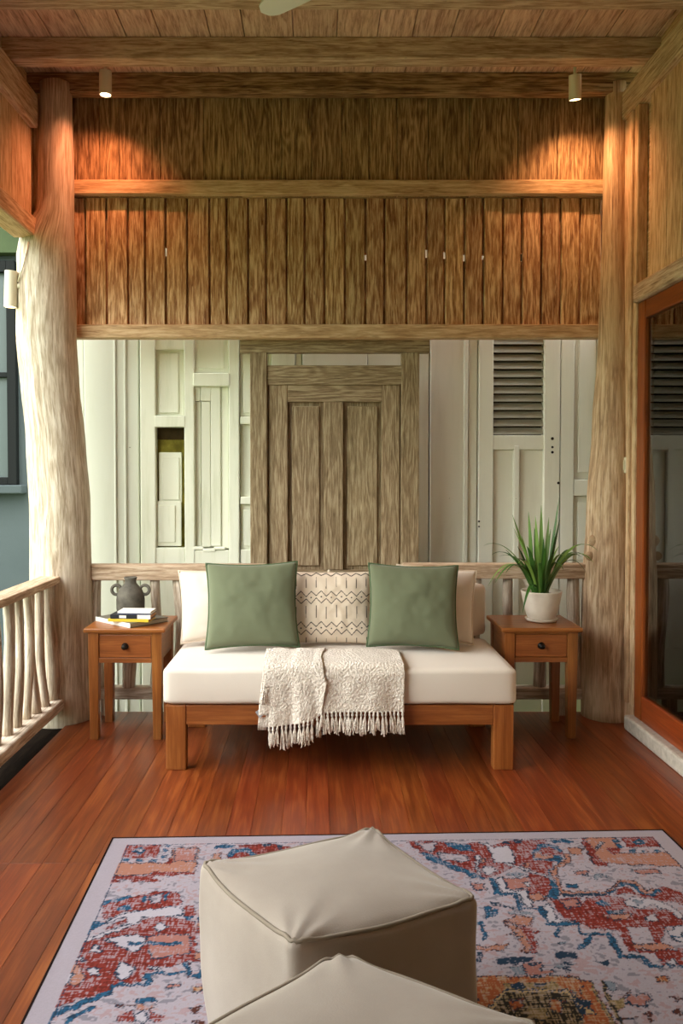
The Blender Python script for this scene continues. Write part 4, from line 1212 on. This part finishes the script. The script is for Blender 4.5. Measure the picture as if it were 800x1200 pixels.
# wobble the coordinates so the outlines look woven
Uw = U + (smooth_noise(nV, nU, 4, 4) - .5) * .014; Vw = V + (smooth_noise(nV, nU, 4, 4) - .5) * .014
Vm = np.where(Vw > RL_ / 2, RL_ - Vw, Vw)
img = np.zeros((nV, nU, 3)); img[:] = srgb(PAL['pale'])[:3]
key = np.zeros((nV, nU), int)     # 0 pale, 1 coloured
names = list(PAL)
def inside(poly, X, Y):
    r = np.zeros(X.shape, bool)
    n = len(poly)
    for i in range(n):
        x1, y1 = poly[i]; x2, y2 = poly[(i + 1) % n]
        if y1 == y2: continue
        c = ((y1 > Y) != (y2 > Y)) & (X < (x2 - x1) * (Y - y1) / (y2 - y1) + x1)
        r ^= c
    return r
def edge(poly, X, Y, wd):
    dm = np.full(X.shape, 9.)
    n = len(poly)
    for i in range(n):
        x1, y1 = poly[i]; x2, y2 = poly[(i + 1) % n]
        dx_, dy_ = x2 - x1, y2 - y1; L2 = dx_ * dx_ + dy_ * dy_ + 1e-12
        t = np.clip(((X - x1) * dx_ + (Y - y1) * dy_) / L2, 0, 1)
        dm = np.minimum(dm, (X - x1 - t * dx_) ** 2 + (Y - y1 - t * dy_) ** 2)
    return dm < wd * wd
def draw(crop, col, pts, mirror):
    x0, y0, s = CROP[crop]
    poly = [rug_uv(x0 + a * s, y0 + b_ * s) for a, b_ in pts]
    if mirror: poly = [(RW_ - a, b_) for a, b_ in poly]
    pu = [p[0] for p in poly]; pv = [p[1] for p in poly]
    for half in (0, 1):
        m0 = (Vw > RL_ / 2) if half else (Vw <= RL_ / 2)
        sel = m0 & (Uw > min(pu) - .01) & (Uw < max(pu) + .01) & (Vm > min(pv) - .01) & (Vm < max(pv) + .01)
        ii = np.nonzero(sel)
        if not len(ii[0]): continue
        X, Y = Uw[ii], Vm[ii]
        k = inside(poly, X, Y)
        key[ii[0][k], ii[1][k]] = names.index(col)
        if col in ('white', 'sal', 'pale', 'pink', 'cream', 'rust'):
            e_ = edge(poly, X, Y, .0028) & (rs.rand(len(X)) < .6)
            key[ii[0][e_], ii[1][e_]] = names.index('brown' if col in ('sal', 'rust') else 'navy')
sep = [i for i, r_ in enumerate(RUGP) if r_[0] == 'L'][0]
for r_ in RUGP[:sep]: draw(r_[0], r_[1], r_[2], True)
for r_ in RUGP[:sep]: draw(r_[0], r_[1], r_[2], False)
# the left part as it shows
left_clear = (Uw < .36) & (Vw < 1.08)
key[left_clear] = 0
for r_ in RUGP[sep + 1:]: draw(r_[0], r_[1], r_[2], False)
PALA = np.array([srgb(PAL[n])[:3] for n in names]) * .8
img = PALA[key]
bd_ = np.zeros(key.shape, bool)
bd_[:, 1:] |= key[:, 1:] != key[:, :-1]; bd_[1:] |= key[1:] != key[:-1]
bd_ &= rs.rand(nV, nU) < .38
img[bd_] = PALA[names.index('navy')]
# distressed print: threads of the pale ground show through the colours
weft = smooth_noise(nV, nU, 5, 1.0); warp = smooth_noise(nV, nU, 1.0, 5); patch = smooth_noise(nV, nU, 22, 16)
wear = (.5 * weft + .5 * warp) * .75 + patch * .25
coloured = (key != 0) & (key != names.index('white'))
th = np.where((key == names.index('red')), .60, .655)
wm = (coloured & (wear > th))[..., None]
img = np.where(wm, img * .35 + PALA[0] * .65, img)
dk_ = ((key == names.index('red')) & (wear < .37))[..., None]
img = np.where(dk_, img * .55, img)
bl_ = ((key == names.index('blue')) & (wear < .40))[..., None]
img = np.where(bl_, PALA[names.index('navy')], img)
soft = smooth_noise(nV, nU, 3, 2.2) * .6 + smooth_noise(nV, nU, 9, 9) * .4
pk = ((key == 0) & (soft > .64))[..., None]
img = np.where(pk, img * .6 + PALA[names.index('pink')] * .4, img)
gk = ((key == 0) & (soft < .33))[..., None]
img = np.where(gk, img * .55 + PALA[names.index('navy')] * .45, img)
od = (((key == names.index('dark')) | (key == names.index('olive')) | (key == names.index('rust'))) & (wear > .52))[..., None]
img = np.where(od, img * .5 + PALA[names.index('cream')] * .5, img)
# broad fading and a faint thread texture on the ground
img *= (.93 + .14 * smooth_noise(nV, nU, 40, 40))[..., None] * (.95 + .10 * rs.rand(nV, nU))[..., None]
# plain margin with a thin guard line
for dd in (.062,):
    ln = ((np.abs(U - dd) < .0022) | (np.abs(U - (RW_ - dd)) < .0022)) & (V > .05) & (V < RL_ - .05) | ((np.abs(V - .052) < .0022) | (np.abs(V - RL_ + .052) < .0022)) & (U > dd) & (U < RW_ - dd)
    img[ln & (rs.rand(nV, nU) < .75)] = PALA[names.index('navy')] * 1.2
marg = (U < .058) | (U > RW_ - .058) | (V < .046) | (V > RL_ - .046)
img[marg] = (PALA[0] * .97 * (.95 + .08 * rs.rand(nV, nU)[..., None]))[marg]
top = np.stack([U.ravel(), -V.ravel(), np.full(U.size, .008)], 1)
idx = np.arange(nV * nU).reshape(nV, nU)
faces = np.stack([idx[1:, :-1], idx[1:, 1:], idx[:-1, 1:], idx[:-1, :-1]], -1).reshape(-1, 4)
me = bpy.data.meshes.new('area_rug')
me.vertices.add(len(top)); me.vertices.foreach_set('co', top.astype(np.float32).ravel())
me.loops.add(faces.size); me.loops.foreach_set('vertex_index', faces.astype(np.int32).ravel())
me.polygons.add(len(faces)); me.polygons.foreach_set('loop_start', np.arange(0, faces.size, 4, dtype=np.int32)); me.polygons.foreach_set('loop_total', np.full(len(faces), 4, dtype=np.int32))
me.update(calc_edges=True)
me.materials.append(M_RUG)
rug = bpy.data.objects.new('area_rug', me); C.objects.link(rug)
rug.location = (rbl.x, rbl.y, 0); rug.rotation_euler = (0, 0, ang)
set_pat(rug, np.concatenate([img.reshape(-1, 3), np.ones((nV * nU, 1))], 1))
tag(rug, 'faded red and blue oriental rug on the floor under the poufs', 'rug')
eb = MB()
eb.box(-.006, 0, -RL_, .006, .0005, .009); eb.box(RW_, RW_ + .006, -RL_, .006, .0005, .009); eb.box(0, RW_, 0, .006, .0005, .009); eb.box(0, RW_, -RL_ - .006, -RL_, .0005, .009); eb.box(0, RW_, -RL_, 0, .0005, .006)
o = eb.build('bound_edge', M_RUGB, rug); o['label'] = 'black bound edge of the rug'

# ------------------------------------------------------------------ lamps, switch, fan
def can_lamp(name, px, py_top, py_bot, yc, tilt_x, tilt_y, label, group, mount=True):
    t = P(px, py_top, yc); b_ = P(px, py_bot, yc)
    H = (t - b_).length; r = .031
    e = tag(empty(name, t), label, 'lamp', group)
    M = Matrix.Rotation(tilt_x, 4, 'X') @ Matrix.Rotation(tilt_y, 4, 'Y')
    mb = MB().lathe([(.0005, 0), (r, 0), (r, -H), (r * .86, -H), (r * .84, -H + .012), (.0005, -H + .012)][::-1], 28)
    mb.v = [tuple(M @ Vector(v)) for v in mb.v]
    mb.build('lamp_body', M_LAMP, e, smooth=False)
    mb = MB().lathe([(.0005, -H + .006), (r * .82, -H + .006), (r * .82, -H + .008), (.0005, -H + .008)], 24)
    mb.v = [tuple(M @ Vector(v)) for v in mb.v]
    g = mb.build('bulb', M_BULB, e)
    if mount:
        top = ZC - t.z
        MB().tube([(0, 0, -.004), (0, 0, top - .008)], .008, n=12).build('stem', M_LAMP, e, smooth=True)
        MB().lathe([(.026, top - .012), (.026, top - .0005)], 20).build('ceiling_plate', M_LAMP, e)
    return e, t, M, H
def spot(t, M, H, power, col, size, blend, aim=None):
    l = bpy.data.lights.new('spot', 'SPOT'); l.energy = power; l.color = col; l.spot_size = size; l.spot_blend = blend; l.shadow_soft_size = .02
    o = bpy.data.objects.new('spot', l); C.objects.link(o)
    o.location = t + M @ Vector((0, 0, -H - .004))
    if aim is None: o.matrix_world = Matrix.Translation(o.location) @ M
    else: o.rotation_euler = (Vector(aim) - o.location).to_track_quat('-Z', 'Y').to_euler()
e1, t1, M1, H1 = can_lamp('ceiling_spotlight', 123.5, 84, 111, 4.04, math.radians(2), math.radians(1), 'cream cylinder spotlight at the left end of the ceiling', 'ceiling spotlights')
e2, t2, M2, H2 = can_lamp('ceiling_spotlight', 673.5, 88, 115, 4.04, math.radians(14), math.radians(-5), 'cream cylinder spotlight at the right end of the ceiling', 'ceiling spotlights')
spot(t1, M1, H1, 13, (1, .32, .14), math.radians(130), 1, (-1.36, 4.34, 1.9))
spot(t2, M2, H2, 13, (1, .46, .2), math.radians(130), 1, (1.55, 4.34, 1.9))
e3, t3, M3, H3 = can_lamp('wall_lamp', 13, 318, 360, 4.1, math.radians(0), math.radians(2), 'white cylinder lamp fixed to the outside of the left log post', None, mount=False)
c = P(22, 336, 4.12) - t3
MB().tube([(.03, 0, c.z), (.06, .02, c.z)], .012, n=12).build('bracket', M_LAMP, e3, smooth=True)
pts = [P(21, 330, 4.09) - t3, P(27, 312, 4.07) - t3, P(31, 295, 4.07) - t3, P(33, 283, 4.07) - t3]
MB().tube(pts, .004, n=8).build('cord', M_LAMP, e3, smooth=True)
spot(t3, M3, H3, 6, (1, .75, .45), math.radians(80), .6)

c = P(733, 545, 4.14)
sw = tag(empty('light_switch', (XR - .001, 4.14, c.z)), 'small cream light switch on the right corner board', 'light switch')
MB().box(-.010, .0005, -.04, .04, -.042, .042).build('switch_plate', M_PLASTIC, sw, bevel=.003)
MB().box(-.014, -.0102, -.022, .022, -.026, .026).build('rocker', M_SWITCHL, sw, bevel=.002)

fan = tag(empty('ceiling_fan', (.31, 2.39, 2.885)), 'white ceiling fan with one blade tip showing at the top edge', 'fan')
MB().lathe([(.0005, -.05), (.06, -.045), (.085, -.01), (.085, .05), (.05, .09), (.0005, .095)], 32).build('motor_hub', M_FAN, fan, smooth=True)
MB().tube([(0, 0, .09), (0, 0, ZC - 2.885 - .03)], .012, n=12).build('downrod', M_FAN, fan, smooth=True)
MB().lathe([(.05, ZC - 2.885 - .05), (.06, ZC - 2.885 - .001)], 24).build('canopy', M_FAN, fan, smooth=True)
for deg in (143, 263, 23):
    a = math.radians(deg)
    M = Matrix.Rotation(a, 4, 'Z') @ Matrix.Rotation(math.radians(9), 4, 'X')
    mb = MB()
    def bl(u, v, M=M):
        s = .08 + .55 * u
        w = .036 + .006 * u
        if u > .88: w *= math.sqrt(max(0, 1 - ((u - .88) / .12) ** 2)) * .999 + .001
        return M @ Vector((s, (v - .5) * 2 * w, 0))
    mb.grid(bl, 40, 6)
    o = mb.build('blade', M_FAN, fan, smooth=False)
    s_ = o.modifiers.new('Solid', 'SOLIDIFY'); s_.thickness = .008

# ------------------------------------------------------------------ outside
nb = tag(empty('neighbouring_house', (-3.6, 6.4, -.5)), 'blue-grey house wall with a dark-framed window beyond the left post', 'house')
zg = P(10, 300, 6.4).z
place(MB().box(-7.5, -2.0, 6.4, 6.6, -.5, zg).build('wall', M_BLUEW), nb)
place(MB().box(-7.5, -2.0, 6.3, 6.6, zg + .001, zg + 1.6).build('upper_wall', M_GREENW), nb)
place(MB().box(-8, -1.7, 5.2, 6.6, zg + 1.601, zg + 1.68, 'x').build('shade_eave', M_FRAMEG), nb)  # unseen overhang added to shade the house wall
wz0, wz1 = P(10, 568, 6.4).z, P(10, 303, 6.4).z
xr = P(21, 400, 6.4).x
m = MB().box(xr - .07, xr, 6.34, 6.42, wz0, wz1 - .03); m.box(xr - 1.4, xr - .0701, 6.34, 6.42, wz0, wz0 + .06); m.box(xr - 1.4, xr - .0701, 6.34, 6.42, wz1 - .12, wz1 - .03)
m.box(xr - 1.4, xr - 1.33, 6.34, 6.42, wz0 + .06, wz1 - .12); zm = P(10, 440, 6.4).z; m.box(xr - 1.33, xr - .0701, 6.35, 6.42, zm - .02, zm + .02)
wf = place(m.build('window_frame', M_FRAMEG, bevel=.005), nb)
o = MB().box(xr - 1.33, xr - .07, 6.385, 6.41, wz0 + .06, wz1 - .12).build('pane', M_WINGL); place(o, nb); 
o.matrix_parent_inverse = Matrix(); 
place(MB().box(xr - 1.5, xr + .06, 6.28, 6.42, wz0 - .07, wz0 - .001).build('window_sill', M_BLUEW, bevel=.01), nb)
struct(MB().box(-14, 14, -12, 14, -.62, -.5).build('ground', M_GROUND))

# ------------------------------------------------------------------ world + look
w = bpy.data.worlds.new('world'); bpy.context.scene.world = w; w.use_nodes = True
nt = w.node_tree; L = nt.links.new
bg = nt.nodes['Background']
tc = nd(nt, 'ShaderNodeTexCoord'); sx = nd(nt, 'ShaderNodeSeparateXYZ'); L(tc.outputs['Generated'], sx.inputs[0])
mr = nd(nt, 'ShaderNodeMapRange'); L(sx.outputs[2], mr.inputs[0]); mr.inputs[1].default_value = -.2; mr.inputs[2].default_value = 1
r = ramp(nt, mr.outputs[0], [(0, (.05, .06, .03, 1)), (.16, (.10, .14, .06, 1)), (.26, (.50, .56, .44, 1)), (.42, (.97, .98, .92, 1)), (1, (.97, .98, .96, 1))])
L(r.outputs[0], bg.inputs['Color']); bg.inputs['Strength'].default_value = 5.5

sc_ = bpy.context.scene
sc_.view_settings.view_transform = 'Standard'
sc_.view_settings.look = 'None'
sc_.view_settings.gamma = 1
sc_.view_settings.use_curve_mapping = False
sc_.view_settings.exposure = 0.9
sc_.cycles.max_bounces = 10
sc_.cycles.diffuse_bounces = 6
sc_.cycles.use_denoising = True
sc_.cycles.sample_clamp_indirect = 6
